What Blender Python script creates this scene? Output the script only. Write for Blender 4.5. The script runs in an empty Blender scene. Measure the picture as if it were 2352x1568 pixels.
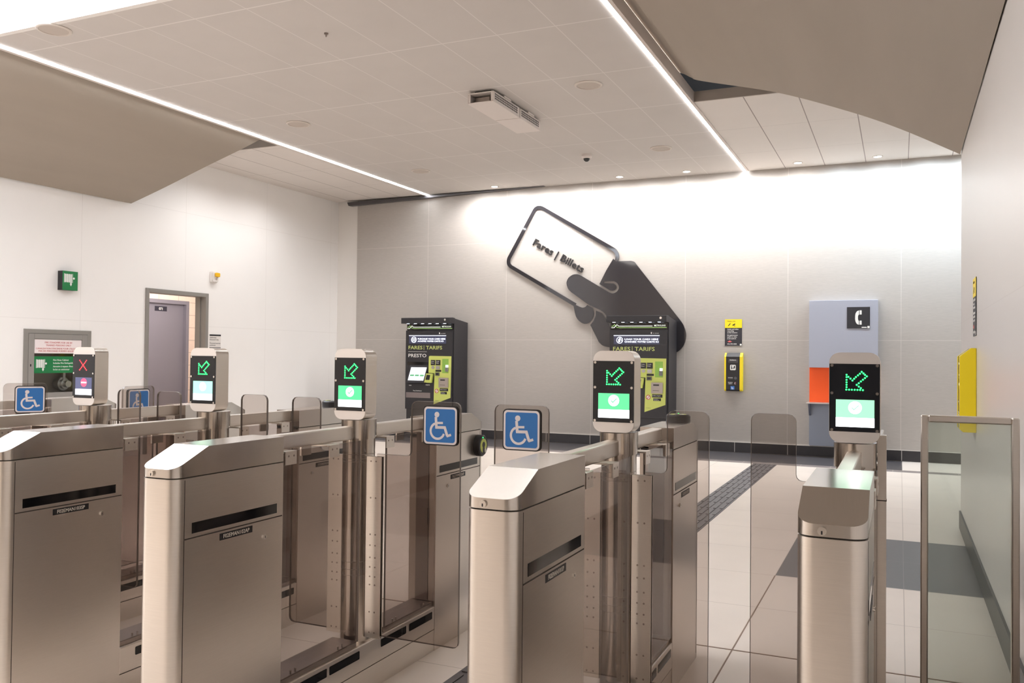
import bpy, bmesh, math, random
from mathutils import Matrix, Vector
random.seed(7)
S = bpy.context.scene
COL = S.collection
R = math.radians

# ---------------------------------------------------------------- camera
cam_d = bpy.data.cameras.new('camera')
cam = bpy.data.objects.new('camera', cam_d); COL.objects.link(cam)
cam_d.sensor_width = 36.0
cam_d.lens = 36.0 * 1984.26 / 2352.0
cam_d.clip_start = 0.05
_yw, _pt, _rl = R(24.189), R(0.9566), R(0.5897)
_f = Vector((-math.sin(_yw)*math.cos(_pt), math.cos(_yw)*math.cos(_pt), math.sin(_pt)))
_r = Vector((math.cos(_yw), math.sin(_yw), 0)); _u = _r.cross(_f)
_r2 = math.cos(_rl)*_r + math.sin(_rl)*_u; _u2 = -math.sin(_rl)*_r + math.cos(_rl)*_u
cam.matrix_world = Matrix(((_r2.x, _u2.x, -_f.x, 0), (_r2.y, _u2.y, -_f.y, 0), (_r2.z, _u2.z, -_f.z, 1.25), (0, 0, 0, 1)))
S.camera = cam

# ---------------------------------------------------------------- world, big lights, exposure
W = bpy.data.worlds.new('world'); S.world = W; W.use_nodes = True
W.node_tree.nodes['Background'].inputs[0].default_value = (1.0, 0.93, 0.86, 1)
W.node_tree.nodes['Background'].inputs[1].default_value = 0.25
S.view_settings.view_transform = 'Standard'; S.view_settings.look = 'None'
S.view_settings.gamma = 1.0; S.view_settings.use_curve_mapping = False
S.view_settings.exposure = 0.16
S.cycles.transparent_max_bounces = 32
S.cycles.max_bounces = 10

def lamp(name, kind, loc, power, color=(1, 1, 1), rot=(0, 0, 0), **kw):
    d = bpy.data.lights.new(name, kind); d.energy = power; d.color = color
    for k, v in kw.items(): setattr(d, k, v)
    o = bpy.data.objects.new(name, d); COL.objects.link(o); o.location = loc; o.rotation_euler = rot
    return o
# added fill lights; the first, behind the camera, feeds the steel reflections
lamp('rear_fill_light', 'AREA', (-5.6, -1.5, 4.1), 105, (1.0, 0.94, 0.88), shape='RECTANGLE', size=4.0, size_y=2.0)
DOWN_X = (-5.45, -3.54, -2.61, -1.19, -0.255)
for _i in range(16):                                                # unseen spots added for an even wash on the back wall
    lamp('wall_wash_fill', 'SPOT', (-5.7+0.5*_i, 11.28, 3.725), 62 if _i < 12 else 90, (0.98, 0.985, 1.0) if _i < 10 else (0.74, 0.88, 1.0), rot=(R(12), 0, 0), spot_size=R(160), spot_blend=0.7, shadow_soft_size=0.04)
for _y in (8.6, 9.7):                                       # unseen spots added to brighten the left wall
    lamp('side_aisle_fill', 'SPOT', (-7.55, _y, 3.72), 46, (0.97, 0.98, 1.0), spot_size=R(160), spot_blend=0.8, shadow_soft_size=0.05)
lamp('corridor_fill', 'POINT', (-9.3, 9.4, 2.3), 60, (1.0, 0.94, 0.9), shadow_soft_size=0.2)  # unseen light put in to brighten the corridor

# ---------------------------------------------------------------- materials
def lin(c):
    return tuple((x/12.92 if x <= 0.04045 else ((x+0.055)/1.055)**2.4) for x in (v/255.0 for v in c)) + (1.0,)

MATS = {}
def mat(name, rgb, rough=0.6, metal=0.0, emit=0.0, noise=None, spec=0.5, bump=0.0, raw=False):
    if name in MATS: return MATS[name]
    m = bpy.data.materials.new(name); m.use_nodes = True
    nt = m.node_tree; b = nt.nodes['Principled BSDF']
    c = tuple(rgb) + (1.0,) if raw else lin(rgb)
    b.inputs['Base Color'].default_value = c
    b.inputs['Roughness'].default_value = rough; b.inputs['Metallic'].default_value = metal
    b.inputs['Specular IOR Level'].default_value = spec
    if emit:
        b.inputs['Emission Color'].default_value = c; b.inputs['Emission Strength'].default_value = emit
    if noise:
        scale, amt, stretch = noise
        g = nt.nodes.new('ShaderNodeNewGeometry'); mp = nt.nodes.new('ShaderNodeMapping')
        mp.inputs['Scale'].default_value = stretch
        n = nt.nodes.new('ShaderNodeTexNoise'); n.inputs['Scale'].default_value = scale; n.inputs['Detail'].default_value = 4
        nt.links.new(g.outputs['Position'], mp.inputs[0]); nt.links.new(mp.outputs[0], n.inputs['Vector'])
        mr = nt.nodes.new('ShaderNodeMapRange'); mr.inputs[1].default_value = 0.3; mr.inputs[2].default_value = 0.7
        mr.inputs[3].default_value = 1-amt; mr.inputs[4].default_value = 1+amt
        nt.links.new(n.outputs[0], mr.inputs[0])
        mx = nt.nodes.new('ShaderNodeVectorMath'); mx.operation = 'SCALE'; mx.inputs[0].default_value = c[:3]
        nt.links.new(mr.outputs[0], mx.inputs['Scale']); nt.links.new(mx.outputs[0], b.inputs['Base Color'])
        if metal:
            mr2 = nt.nodes.new('ShaderNodeMapRange'); mr2.inputs[1].default_value = 0.3; mr2.inputs[2].default_value = 0.7
            mr2.inputs[3].default_value = rough*0.97; mr2.inputs[4].default_value = rough*1.03
            nt.links.new(n.outputs[0], mr2.inputs[0]); nt.links.new(mr2.outputs[0], b.inputs['Roughness'])
        if bump:
            bp = nt.nodes.new('ShaderNodeBump'); bp.inputs['Strength'].default_value = bump; bp.inputs['Distance'].default_value = 0.002
            nt.links.new(n.outputs[0], bp.inputs['Height']); nt.links.new(bp.outputs[0], b.inputs['Normal'])
    MATS[name] = m
    return m

def tile_mat(name, rgb, joint, axes, size, off, width, rough=0.5, amt=0.03, nscale=6, stretch=(1, 1, 1), jw_alpha=1.0, spec=0.5, stagger=0.0):
    """flat colour with straight joints every `size` along two world axes"""
    m = bpy.data.materials.new(name); m.use_nodes = True; nt = m.node_tree; b = nt.nodes['Principled BSDF']
    b.inputs['Roughness'].default_value = rough; b.inputs['Specular IOR Level'].default_value = spec
    g = nt.nodes.new('ShaderNodeNewGeometry'); sp = nt.nodes.new('ShaderNodeSeparateXYZ'); nt.links.new(g.outputs['Position'], sp.inputs[0])
    def math_(op, a, bb):
        n = nt.nodes.new('ShaderNodeMath'); n.operation = op
        for i, v in enumerate((a, bb)):
            if v is None: continue
            if isinstance(v, (int, float)): n.inputs[i].default_value = v
            else: nt.links.new(v, n.inputs[i])
        return n.outputs[0]
    lines = []
    for ax, s, o, w in zip(axes, size, off, width):
        v = math_('SUBTRACT', sp.outputs['XYZ'.index(ax)], o)
        v = math_('DIVIDE', v, s); v = math_('ADD', v, 100.5); v = math_('FRACT', v, None)
        v = math_('SUBTRACT', v, 0.5); v = math_('ABSOLUTE', v, None)
        lines.append(math_('LESS_THAN', v, w/2/s))
    ln = math_('MAXIMUM', lines[0], lines[1]); ln = math_('MULTIPLY', ln, jw_alpha)
    mp = nt.nodes.new('ShaderNodeMapping'); mp.inputs['Scale'].default_value = stretch; nt.links.new(g.outputs['Position'], mp.inputs[0])
    n = nt.nodes.new('ShaderNodeTexNoise'); n.inputs['Scale'].default_value = nscale; n.inputs['Detail'].default_value = 5
    nt.links.new(mp.outputs[0], n.inputs['Vector'])
    mr = nt.nodes.new('ShaderNodeMapRange'); mr.inputs[1].default_value = 0.3; mr.inputs[2].default_value = 0.7
    mr.inputs[3].default_value = 1-amt; mr.inputs[4].default_value = 1+amt; nt.links.new(n.outputs[0], mr.inputs[0])
    sc = nt.nodes.new('ShaderNodeVectorMath'); sc.operation = 'SCALE'; sc.inputs[0].default_value = lin(rgb)[:3]
    nt.links.new(mr.outputs[0], sc.inputs['Scale'])
    mx = nt.nodes.new('ShaderNodeMix'); mx.data_type = 'RGBA'
    nt.links.new(ln, mx.inputs[0]); nt.links.new(sc.outputs[0], mx.inputs[6]); mx.inputs[7].default_value = lin(joint)
    nt.links.new(mx.outputs[2], b.inputs['Base Color'])
    MATS[name] = m
    return m

def glass_mat(name, tint, gloss=0.06, rough=0.02, haze=0.0, hazecol=(200, 200, 190)):
    m = bpy.data.materials.new(name); m.use_nodes = True; nt = m.node_tree
    nt.nodes.remove(nt.nodes['Principled BSDF']); out = nt.nodes['Material Output']
    t = nt.nodes.new('ShaderNodeBsdfTransparent'); t.inputs[0].default_value = tuple(tint) + (1,)
    gl = nt.nodes.new('ShaderNodeBsdfGlossy'); gl.inputs['Roughness'].default_value = rough
    lw = nt.nodes.new('ShaderNodeLayerWeight'); lw.inputs[0].default_value = 0.5
    pw = nt.nodes.new('ShaderNodeMath'); pw.operation = 'POWER'; nt.links.new(lw.outputs['Facing'], pw.inputs[0]); pw.inputs[1].default_value = 5.0
    fr_ = nt.nodes.new('ShaderNodeMath'); fr_.operation = 'MULTIPLY_ADD'; nt.links.new(pw.outputs[0], fr_.inputs[0]); fr_.inputs[1].default_value = 0.9; fr_.inputs[2].default_value = 0.035
    mx = nt.nodes.new('ShaderNodeMixShader'); nt.links.new(fr_.outputs[0], mx.inputs[0])
    nt.links.new(t.outputs[0], mx.inputs[1]); nt.links.new(gl.outputs[0], mx.inputs[2])
    last = mx
    if haze:
        d = nt.nodes.new('ShaderNodeBsdfDiffuse'); d.inputs[0].default_value = lin(hazecol)
        m2 = nt.nodes.new('ShaderNodeMixShader'); m2.inputs[0].default_value = haze
        nt.links.new(last.outputs[0], m2.inputs[1]); nt.links.new(d.outputs[0], m2.inputs[2]); last = m2
    nt.links.new(last.outputs[0], out.inputs[0])
    MATS[name] = m
    return m

steel = mat('brushed_steel', (0.71, 0.66, 0.605), 0.31, 1.0, noise=(16, 0.025, (1, 1, 34)), raw=True)
steel_v = mat('brushed_steel_pole', (0.52, 0.47, 0.42), 0.17, 1.0, noise=(20, 0.02, (20, 20, 0.6)), raw=True)
steel_c = mat('brushed_steel_cap', (0.60, 0.56, 0.52), 0.22, 1.0, noise=(16, 0.02, (30, 1, 1)), raw=True)
steel_l = mat('light_satin_steel', (0.80, 0.78, 0.77), 0.42, 1.0, raw=True)
steel_d = mat('dark_steel', (0.33, 0.28, 0.25), 0.42, 1.0, raw=True)
chrome = mat('polished_steel', (0.72, 0.70, 0.67), 0.18, 1.0, raw=True)
blackgloss = mat('black_gloss', (14, 14, 17), 0.08)
blackpl = mat('black_plastic', (26, 25, 28), 0.4)
blackmat = mat('black_paint', (34, 32, 35), 0.5)
seam = mat('shadow_gap', (58, 51, 46), 0.8)
white = mat('white_print', (238, 236, 232), 0.6)
offwhite = mat('white_plastic', (232, 226, 220), 0.5)
wallwhite = mat('white_wall_paint', (232, 227, 221), 0.6, noise=(1.2, 0.01, (1, 1, 1)))
greyframe = mat('grey_frame_paint', (140, 135, 129), 0.5)
smoked = glass_mat('smoked_glass', (0.84, 0.81, 0.79))
smoked_fix = glass_mat('smoked_glass_fixed', (0.735, 0.70, 0.685))
greenglass = glass_mat('green_tinted_glass', (0.86, 0.89, 0.86), haze=0.10, hazecol=(200, 205, 190))
edge = mat('glass_edge', (118, 108, 101), 0.3)

# ---------------------------------------------------------------- mesh helpers
class MB:
    def __init__(s, M=None): s.v = []; s.f = []; s.mi = []; s.m = 0; s.M = M or Matrix()
    def add(s, vs, fs):
        o = len(s.v); s.v += [tuple(s.M @ Vector(p)) for p in vs]
        for f in fs: s.f.append([i+o for i in f]); s.mi.append(s.m)
        return s
    def box(s, x0, x1, y0, y1, z0, z1):
        vs = [(x, y, z) for x in (x0, x1) for y in (y0, y1) for z in (z0, z1)]
        return s.add(vs, [(0, 1, 3, 2), (4, 6, 7, 5), (0, 4, 5, 1), (2, 3, 7, 6), (0, 2, 6, 4), (1, 5, 7, 3)])
    def prism(s, pts, a, b, axis='w'):
        """pts (u,v) extruded from w=a to w=b; axis says which world axis w is ('z': u,v=x,y ; 'y': u,v=x,z ; 'x': u,v=y,z)"""
        def P(u, v, w):
            return {'z': (u, v, w), 'y': (u, w, v), 'x': (w, u, v), 'w': (u, v, w)}[axis]
        n = len(pts)
        vs = [P(u, v, a) for u, v in pts] + [P(u, v, b) for u, v in pts]
        return s.add(vs, [list(range(n))[::-1], list(range(n, 2*n))] + [(i, (i+1) % n, n+(i+1) % n, n+i) for i in range(n)])
    def cyl(s, c, r, a, b, axis='z', n=24, r2=None):
        r2 = r if r2 is None else r2
        def P(u, v, w): return {'z': (c[0]+u, c[1]+v, w), 'y': (c[0]+u, w, c[1]+v), 'x': (w, c[0]+u, c[1]+v), 'w': (c[0]+u, c[1]+v, w)}[axis]
        vs = [P(r*math.cos(2*math.pi*i/n), r*math.sin(2*math.pi*i/n), a) for i in range(n)] + [P(r2*math.cos(2*math.pi*i/n), r2*math.sin(2*math.pi*i/n), b) for i in range(n)]
        return s.add(vs, [list(range(n))[::-1], list(range(n, 2*n))] + [(i, (i+1) % n, n+(i+1) % n, n+i) for i in range(n)])
    def stroke(s, pts, wd, a, b, axis='w', closed=False):
        """ribbon of width wd along a 2-D polyline, extruded a..b"""
        n = len(pts); L = []; Rr = []
        for i in range(n):
            p = Vector(pts[i])
            d0 = (p - Vector(pts[i-1])).normalized() if (i > 0 or closed) else None
            d1 = (Vector(pts[(i+1) % n]) - p).normalized() if (i < n-1 or closed) else None
            if d0 is None: d0 = d1
            if d1 is None: d1 = d0
            nn = Vector((-(d0.y+d1.y), d0.x+d1.x)).normalized()
            k = wd/2/max(0.35, nn.dot(Vector((-d0.y, d0.x))))
            L.append(tuple(p+nn*k)); Rr.append(tuple(p-nn*k))
        m = n if closed else n-1
        for i in range(m):
            j = (i+1) % n
            s.prism([L[i], L[j], Rr[j], Rr[i]], a, b, axis)
        return s
    def build(s, name, mats, parent=None, bevel=0.0, seg=2, smooth=None, loc=None):
        me = bpy.data.meshes.new(name); me.from_pydata(s.v, [], s.f)
        for m in (mats if isinstance(mats, (list, tuple)) else [mats]): me.materials.append(m)
        for p, i in zip(me.polygons, s.mi): p.material_index = i
        bm = bmesh.new(); bm.from_mesh(me); bmesh.ops.recalc_face_normals(bm, faces=bm.faces); bm.to_mesh(me); bm.free()
        if smooth:
            for p in me.polygons: p.use_smooth = True
            me.set_sharp_from_angle(angle=R(smooth))
        o = bpy.data.objects.new(name, me); COL.objects.link(o)
        if parent: o.parent = parent
        if loc: o.location = loc
        if bevel:
            b = o.modifiers.new('bevel', 'BEVEL'); b.width = bevel; b.segments = seg; b.limit_method = 'ANGLE'; b.angle_limit = R(40)
        return o

def tag(o, label, cat, group=None):
    o['label'] = label; o['category'] = cat
    if group: o['group'] = group
    return o
def thing(name, label, cat, loc=(0, 0, 0), group=None):
    o = bpy.data.objects.new(name, None); COL.objects.link(o); o.location = loc; o.empty_display_size = 0.1
    return tag(o, label, cat, group)
def struct(o): o['kind'] = 'structure'; return o

def rrect(x0, x1, y0, y1, r, n=5, corners=(1, 1, 1, 1)):
    """corners: bl, br, tr, tl"""
    pts = []
    for (cx, cy, a0, on, px, py) in ((x0+r, y0+r, 180, corners[0], x0, y0), (x1-r, y0+r, 270, corners[1], x1, y0), (x1-r, y1-r, 0, corners[2], x1, y1), (x0+r, y1-r, 90, corners[3], x0, y1)):
        if not on: pts.append((px, py)); continue
        for i in range(n+1):
            a = R(a0+90*i/n); pts.append((cx+r*math.cos(a), cy+r*math.sin(a)))
    return pts
def arc(cx, cy, r, a0, a1, n=16):
    return [(cx+r*math.cos(R(a0+(a1-a0)*i/n)), cy+r*math.sin(R(a0+(a1-a0)*i/n))) for i in range(n+1)]

# frames for things fixed to a wall: local (u right, v up, w out of the wall)
def frame_back(x, y, z): return Matrix(((1, 0, 0, x), (0, 0, -1, y), (0, 1, 0, z), (0, 0, 0, 1)))     # faces the camera (-y)
def frame_left(x, y, z): return Matrix(((0, 0, 1, x), (1, 0, 0, y), (0, 1, 0, z), (0, 0, 0, 1)))      # faces +x
def frame_right(x, y, z): return Matrix(((0, 0, -1, x), (-1, 0, 0, y), (0, 1, 0, z), (0, 0, 0, 1)))   # faces -x

def text(name, body, size, m, parent, M, align='LEFT', bold=0.0, ext=0.0006, stretch=1.0, line=1.0):
    cu = bpy.data.curves.new(name, 'FONT'); cu.body = body; cu.size = size; cu.align_x = align
    cu.extrude = ext; cu.offset = bold*size; cu.resolution_u = 2; cu.space_line = line
    t = bpy.data.objects.new(name+'_curve', cu)
    me = bpy.data.meshes.new_from_object(t)
    bpy.data.objects.remove(t); bpy.data.curves.remove(cu)
    me.transform(M @ Matrix.Diagonal((stretch, 1, 1, 1)))
    me.name = name; me.materials.clear(); me.materials.append(m)
    o = bpy.data.objects.new(name, me); COL.objects.link(o)
    if parent: o.parent = parent
    return o
T = lambda x, y, z=0.0: Matrix.Translation((x, y, z))

# ================================================================ SETTING
YB, ZC, XL, XR = 11.72, 3.74, -8.45, 0.417
floor_light = tile_mat('floor_tile', (219, 206, 194), (150, 134, 120), 'XY', (0.6745, 0.70), (0.022, 3.79), (0.004, 0.004), 0.34, 0.035, 2.5, (1, 1, 1), 0.75)
floor_dark = tile_mat('dark_floor_tile', (68, 65, 67), (120, 112, 108), 'XY', (0.6745, 0.70), (0.022, 3.79), (0.004, 0.004), 0.36, 0.05, 30, (1, 1, 1), 0.5)
floor_brown = tile_mat('border_floor_tile', (124, 114, 110), (170, 160, 150), 'XY', (0.33, 4.0), (0.59, 3.0), (0.005, 0.001), 0.4, 0.04, 30)
mb = MB()
def rect(x0, x1, y0, y1, m):
    mb.m = m; mb.add([(x0, y0, 0), (x1, y0, 0), (x1, y1, 0), (x0, y1, 0)], [(0, 1, 2, 3)])
FX0, FX1, FY0 = -10.6, 3.2, -4.0
XD = -0.6525
rect(FX0, FX1, FY0, 5.20, 0)
rect(FX0, XD, 5.20, 6.59, 0); rect(XD, FX1, 5.20, 6.59, 1)
rect(FX0, FX1, 6.59, 10.575, 0)
rect(FX0, 0.027, 10.575, 10.765, 2); rect(0.027, FX1, 10.575, 10.765, 2)
rect(FX0, 0.027, 10.765, 12.0, 1); rect(0.027, FX1, 10.765, 12.0, 0)
floor = struct(mb.build('floor', [floor_light, floor_dark, floor_brown]))

# expansion joint across the floor in front of the gates' far ends
jm = mat('floor_joint', (146, 124, 108), 0.7)
mb = MB().box(-8.4, 0.4, 3.786, 3.795, -0.004, 0.0015); struct(mb.build('trim_1', jm))
mb = MB().box(-0.6565, -0.6505, 2.3, 5.19, -0.004, 0.0012); struct(mb.build('trim_2', jm))

# back wall: grey cladding panels over white wall
clad = tile_mat('grey_cladding', (178, 171, 164), (212, 205, 198), 'XZ', (1.345, 1.46), (-6.713, 1.49), (0.007, 0.006), 0.62, 0.04, 16, (1, 1, 9), 0.55, spec=0.3)
mb = MB().box(-8.035, 3.2, YB, YB+0.06, 0, 3.78); struct(mb.build('wall_back', clad))
mb = MB().box(-8.6, 3.2, YB+0.06, YB+0.16, 0, 4.4); struct(mb.build('wall_back_core', wallwhite))
bb = tile_mat('dark_skirting_tile', (46, 44, 47), (170, 165, 160), 'XZ', (0.6745, 5.0), (0.022, 2.0), (0.009, 0.001), 0.3, 0.06, 20)
mb = MB().box(-8.035, 3.2, YB-0.012, YB, 0.006, 0.133); struct(mb.build('baseboard_back', bb))
mb = MB().box(-8.035, 3.2, YB-0.014, YB, 0.133, 0.141); struct(mb.build('trim_3', mat('bright_skirting_edge', (205, 198, 190), 0.4)))

# left wall with openings for the fire cabinet and the doorway
DY0, DY1, DZ = 7.845, 8.833, 2.01
CY0, CY1, CZ0, CZ1 = 6.235, 7.015, 0.60, 1.46
lw = tile_mat('white_wall_panel', (245, 241, 237), (208, 202, 196), 'YZ', (1.56, 1.46), (6.90, 1.60), (0.005, 0.004), 0.5, 0.008, 2, (1, 1, 1), 0.4, spec=0.4)
mb = MB()
def lwall(y0, y1, z0, z1): mb.box(XL-0.16, XL, y0, y1, z0, z1)
lwall(FY0, CY0, 0, 4.6); lwall(CY0, CY1, 0, CZ0); lwall(CY0, CY1, CZ1, 4.6); lwall(CY1, DY0, 0, 4.6)
lwall(DY0, DY1, DZ, 4.6); lwall(DY1, YB+0.16, 0, 4.6)
struct(mb.build('wall_left', lw))
# corridor seen through the doorway: concrete block wall, ceiling, end walls
blk = tile_mat('painted_block', (226, 205, 190), (176, 158, 146), 'YZ', (0.40, 0.20), (9.9, 0.05), (0.008, 0.008), 0.7, 0.03, 30)
mb = MB(); mb.box(-10.6, -10.42, 7.2, 9.60, 0, 2.7); mb.box(-10.6, -10.42, 10.47, 11.7, 0, 2.7); mb.box(-10.6, -10.42, 9.60, 10.47, 2.03, 2.7)
struct(mb.build('wall_corridor', blk))
mb = MB(); mb.box(-10.6, XL-0.16, 7.1, 7.2, 0, 2.7); mb.box(-10.6, XL-0.16, 11.6, 11.7, 0, 2.7); struct(mb.build('wall_corridor_end', wallwhite))
mb = MB().box(-10.6, XL-0.16, 7.1, 11.7, 2.7, 2.8); struct(mb.build('ceiling_corridor', wallwhite))

# right wall with its skirting
rw = tile_mat('right_wall_panel', (206, 199, 193), (196, 188, 182), 'YZ', (2.908, 1.46), (3.767, 1.53), (0.005, 0.004), 0.32, 0.008, 2, (1, 1, 1), 0.8)
mb = MB().box(XR, XR+0.2, FY0, 7.27, 0, 4.6); struct(mb.build('wall_right', rw))
mb = MB().box(XR-0.012, XR, FY0, 7.27, 0.004, 0.132); struct(mb.build('baseboard_right', mat('dark_skirting', (52, 52, 54), 0.35)))
mb = MB(); mb.box(3.2, 3.3, 7.27, YB+0.16, 0, 4.6); mb.box(XR+0.2, 3.3, 7.17, 7.27, 0, 4.6); struct(mb.build('wall_recess', wallwhite))
mb = MB().box(-8.6, -1.9, FY0-0.1, FY0, 0, 4.6); mb.m = 1; mb.box(-1.9, XR+0.2, FY0-0.1, FY0, 0, 4.6); struct(mb.build('wall_rear', [mat('warm_wall_paint', (208, 196, 184), 0.7), mat('rear_reflection_dark', (104, 94, 86), 0.7)]))  # unseen rear wall; right part darkened for the gate front reflections

# ceilings
ctile = tile_mat('ceiling_tile', (200, 193, 187), (228, 222, 217), 'XY', (0.4862, 1.163), (-2.377, 6.03), (0.007, 0.014), 0.7, 0.015, 3, (1, 1, 1), 0.6, spec=0.2)
ctile_b = tile_mat('side_ceiling_tile_lit', (222, 214, 207), (120, 104, 98), 'XY', (0.4862, 1.163), (-1.37, 6.03), (0.010, 0.003), 0.7, 0.01, 3, (1, 1, 1), 0.75, spec=0.2)  # paler than the main tile: light on the side ceilings put into the colour
mb = MB().box(-6.69, -1.905, 4.545, YB, ZC, ZC+0.04); struct(mb.build('ceiling', ctile))
mb = MB(); mb.box(-1.835, 3.2, 8.37, YB, ZC, ZC+0.04); mb.box(XL, -6.78, 8.26, YB, ZC, ZC+0.04); struct(mb.build('ceiling_side', ctile_b))
fas = mat('ceiling_fascia', (176, 165, 154), 0.7)
mb = MB(); mb.box(-1.835, 3.2, 8.35, 8.37, ZC, ZC+0.10); mb.box(XL, -6.775, 8.24, 8.26, ZC, ZC+0.12); struct(mb.build('trim_4', fas))
# upper slab painted black for the shade in the void above the gaps, and the bright light well over the near hall
mb = MB(); mb.box(-8.6, 3.3, 4.55, YB+0.16, 4.50, 4.6); mb.box(-1.84, 3.3, 2.0, 4.55, 4.40, 4.5); struct(mb.build('ceiling_void', mat('void_shade', (9, 9, 12), 0.9)))
mb = MB(); mb.box(-6.69, -1.905, 4.50, 4.545, ZC, 4.6); struct(mb.build('trim_5', wallwhite))
wl = mat('light_well_paint', (250, 246, 240), 0.7)
mb = MB(); mb.box(-8.6, XR+0.2, FY0, 4.545, 4.55, 4.65); struct(mb.build('ceiling_upper', wl))
sky = mat('skylight_glow', (238, 245, 255), 0.5, emit=6.2)
mb = MB(); mb.box(-7.0, -3.95, 0.4, 4.50, 3.95, 3.99); struct(mb.build('light_well_glow', sky))  # glowing slab for the bright well; unseen extent shaped for reflections and light level

# long recessed light strips beside the tiled ceiling
ledw = mat('strip_diffuser', (246, 250, 255), 0.4, emit=30.0)
fin = mat('strip_fin', (214, 202, 194), 0.5)
for (x0, x1, fx0, fx1, lab, ymin) in ((-1.905, -1.865, -1.865, -1.835, 'long glowing ceiling light strip on the right of the tiled ceiling', 2.4), (-6.73, -6.69, -6.775, -6.73, 'long glowing ceiling light strip on the left of the tiled ceiling', 3.4)):
    t = thing('light_strip', lab, 'light', (0, 0, 0), 'recessed ceiling light strips')
    MB().box(x0, x1, ymin, YB-0.03, ZC-0.006, ZC+0.05).build('diffuser', ledw, t)
    MB().box(fx0, fx1, ymin, YB-0.03, ZC-0.012, ZC+0.10).build('edge_fin', fin, t)

# curved soffit panels
sof = mat('soffit_paint', (164, 153, 141), 0.75, noise=(2.2, 0.03, (1.6, 0.25, 1.6)), spec=0.2)
def soffit(prof, y0, lab):
    mb = MB(); vs = []; fs = []; n = len(prof); th = 0.03
    for (x, z, ye) in prof: vs += [(x, y0, z), (x, ye, z), (x, y0, z+th), (x, ye, z+th)]
    for i in range(n-1):
        a, b = 4*i, 4*i+4
        fs += [(a, a+1, b+1, b), (a+2, b+2, b+3, a+3), (a+1, a+3, b+3, b+1), (a, b, b+2, a+2)]
    fs += [(0, 2, 3, 1), (4*n-4, 4*n-3, 4*n-1, 4*n-2)]
    mb.add(vs, fs); o = mb.build('soffit_panel', sof, smooth=50)
    return tag(o, lab, 'ceiling panel')
def interp(P, k=6):
    out = []
    for i in range(len(P)-1):
        p0 = P[max(i-1, 0)]; p1 = P[i]; p2 = P[i+1]; p3 = P[min(i+2, len(P)-1)]
        for j in range(k):
            t = j/k
            out.append(tuple(0.5*((2*b)+(-a+c)*t+(2*a-5*b+4*c-d)*t*t+(-a+3*b-3*c+d)*t**3) for a, b, c, d in zip(p0, p1, p2, p3)))
    return out+[P[-1]]
PR = [(-2.02, 3.915, 7.86), (-1.84, 3.862, 7.83), (-1.74, 3.80, 7.80), (-1.62, 3.735, 7.74), (-0.96, 3.516, 7.60), (-0.393, 3.263, 7.47), (-0.005, 3.058, 7.38), (0.409, 2.800, 7.28)]
soffit(interp(PR), 2.0, 'large curved grey-brown soffit panel sloping down to the right wall')
PL = [(-6.80, 3.74, 7.93), (-6.955, 3.63, 7.83), (-7.42, 3.417, 7.70), (-7.95, 3.20, 7.61), (-8.42, 3.03, 7.55)]
soffit(interp(PL), 2.6, 'grey-brown sloping soffit panel coming down to the left wall above the fire cabinet')

# dark trough along the left end of the back wall top
mb = MB()
pts = [(-8.165, 3.655), (-8.13, 3.650), (-4.75, 3.735), (-4.75, 3.741), (-8.19, 3.712)]
mb.prism(pts, YB-0.075, YB-0.002, 'y'); struct(mb.build('trim_6', mat('dark_trough', (92, 90, 92), 0.35, 0.6), bevel=0.006))

# ================================================================ THINGS ON THE CEILING
spk_w = mat('speaker_white', (206, 196, 186), 0.6)
spk_g = mat('speaker_grille', (188, 177, 167), 0.8)
for (x, y, lab) in ((-2.61, 7.46, 'round white ceiling speaker beside the right light strip, nearest the front'),
                    (-2.60, 10.06, 'round white ceiling speaker near the back wall, right of the dome camera'),
                    (-5.95, 7.54, 'round white ceiling speaker beside the left light strip, in the middle'),
                    (-5.92, 10.11, 'round white ceiling speaker near the far end of the left light strip'),
                    (-5.98, 4.60, 'round ceiling speaker in the top left by the bright light well')):
    t = thing('ceiling_speaker', lab, 'speaker', (x, y, ZC), 'round ceiling speakers')
    ring = MB()
    n = 32
    prof = [(0.105, 0), (0.128, 0), (0.130, -0.006), (0.122, -0.012), (0.110, -0.012), (0.105, -0.004)]
    vs = [(r*math.cos(2*math.pi*i/n), r*math.sin(2*math.pi*i/n), z) for i in range(n) for r, z in prof]
    k = len(prof); fs = [(i*k+j, i*k+(j+1) % k, ((i+1) % n)*k+(j+1) % k, ((i+1) % n)*k+j) for i in range(n) for j in range(k)]
    ring.add(vs, fs).build('ring', spk_w, t, smooth=50)
    MB().cyl((0, 0), 0.106, -0.006, 0.0, 'z', 32).build('grille', spk_g, t)

dl_em = mat('downlight_glow', (255, 250, 242), 0.4, emit=14.0)
names = ['left-most small round downlight by the back wall', 'small downlight over the wall above the hand pictogram card', 'small downlight just left of the right light strip end',
         'small downlight right of the right light strip end, above the sign and help box', 'right-most small round downlight by the back wall']
for x, lab in zip(DOWN_X, names):
    t = thing('downlight', lab, 'light', (x, 11.45, ZC), 'downlights along the back wall')
    ring = MB(); prof = [(0.045, 0), (0.062, 0), (0.062, -0.005), (0.048, -0.006)]; n = 24; k = 4
    vs = [(r*math.cos(2*math.pi*i/n), r*math.sin(2*math.pi*i/n), z) for i in range(n) for r, z in prof]
    ring.add(vs, [(i*k+j, i*k+(j+1) % k, ((i+1) % n)*k+(j+1) % k, ((i+1) % n)*k+j) for i in range(n) for j in range(k)]).build('trim_ring', spk_w, t, smooth=50)
    MB().cyl((0, 0), 0.045, -0.004, -0.001, 'z', 24).build('lens', dl_em, t)

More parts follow.
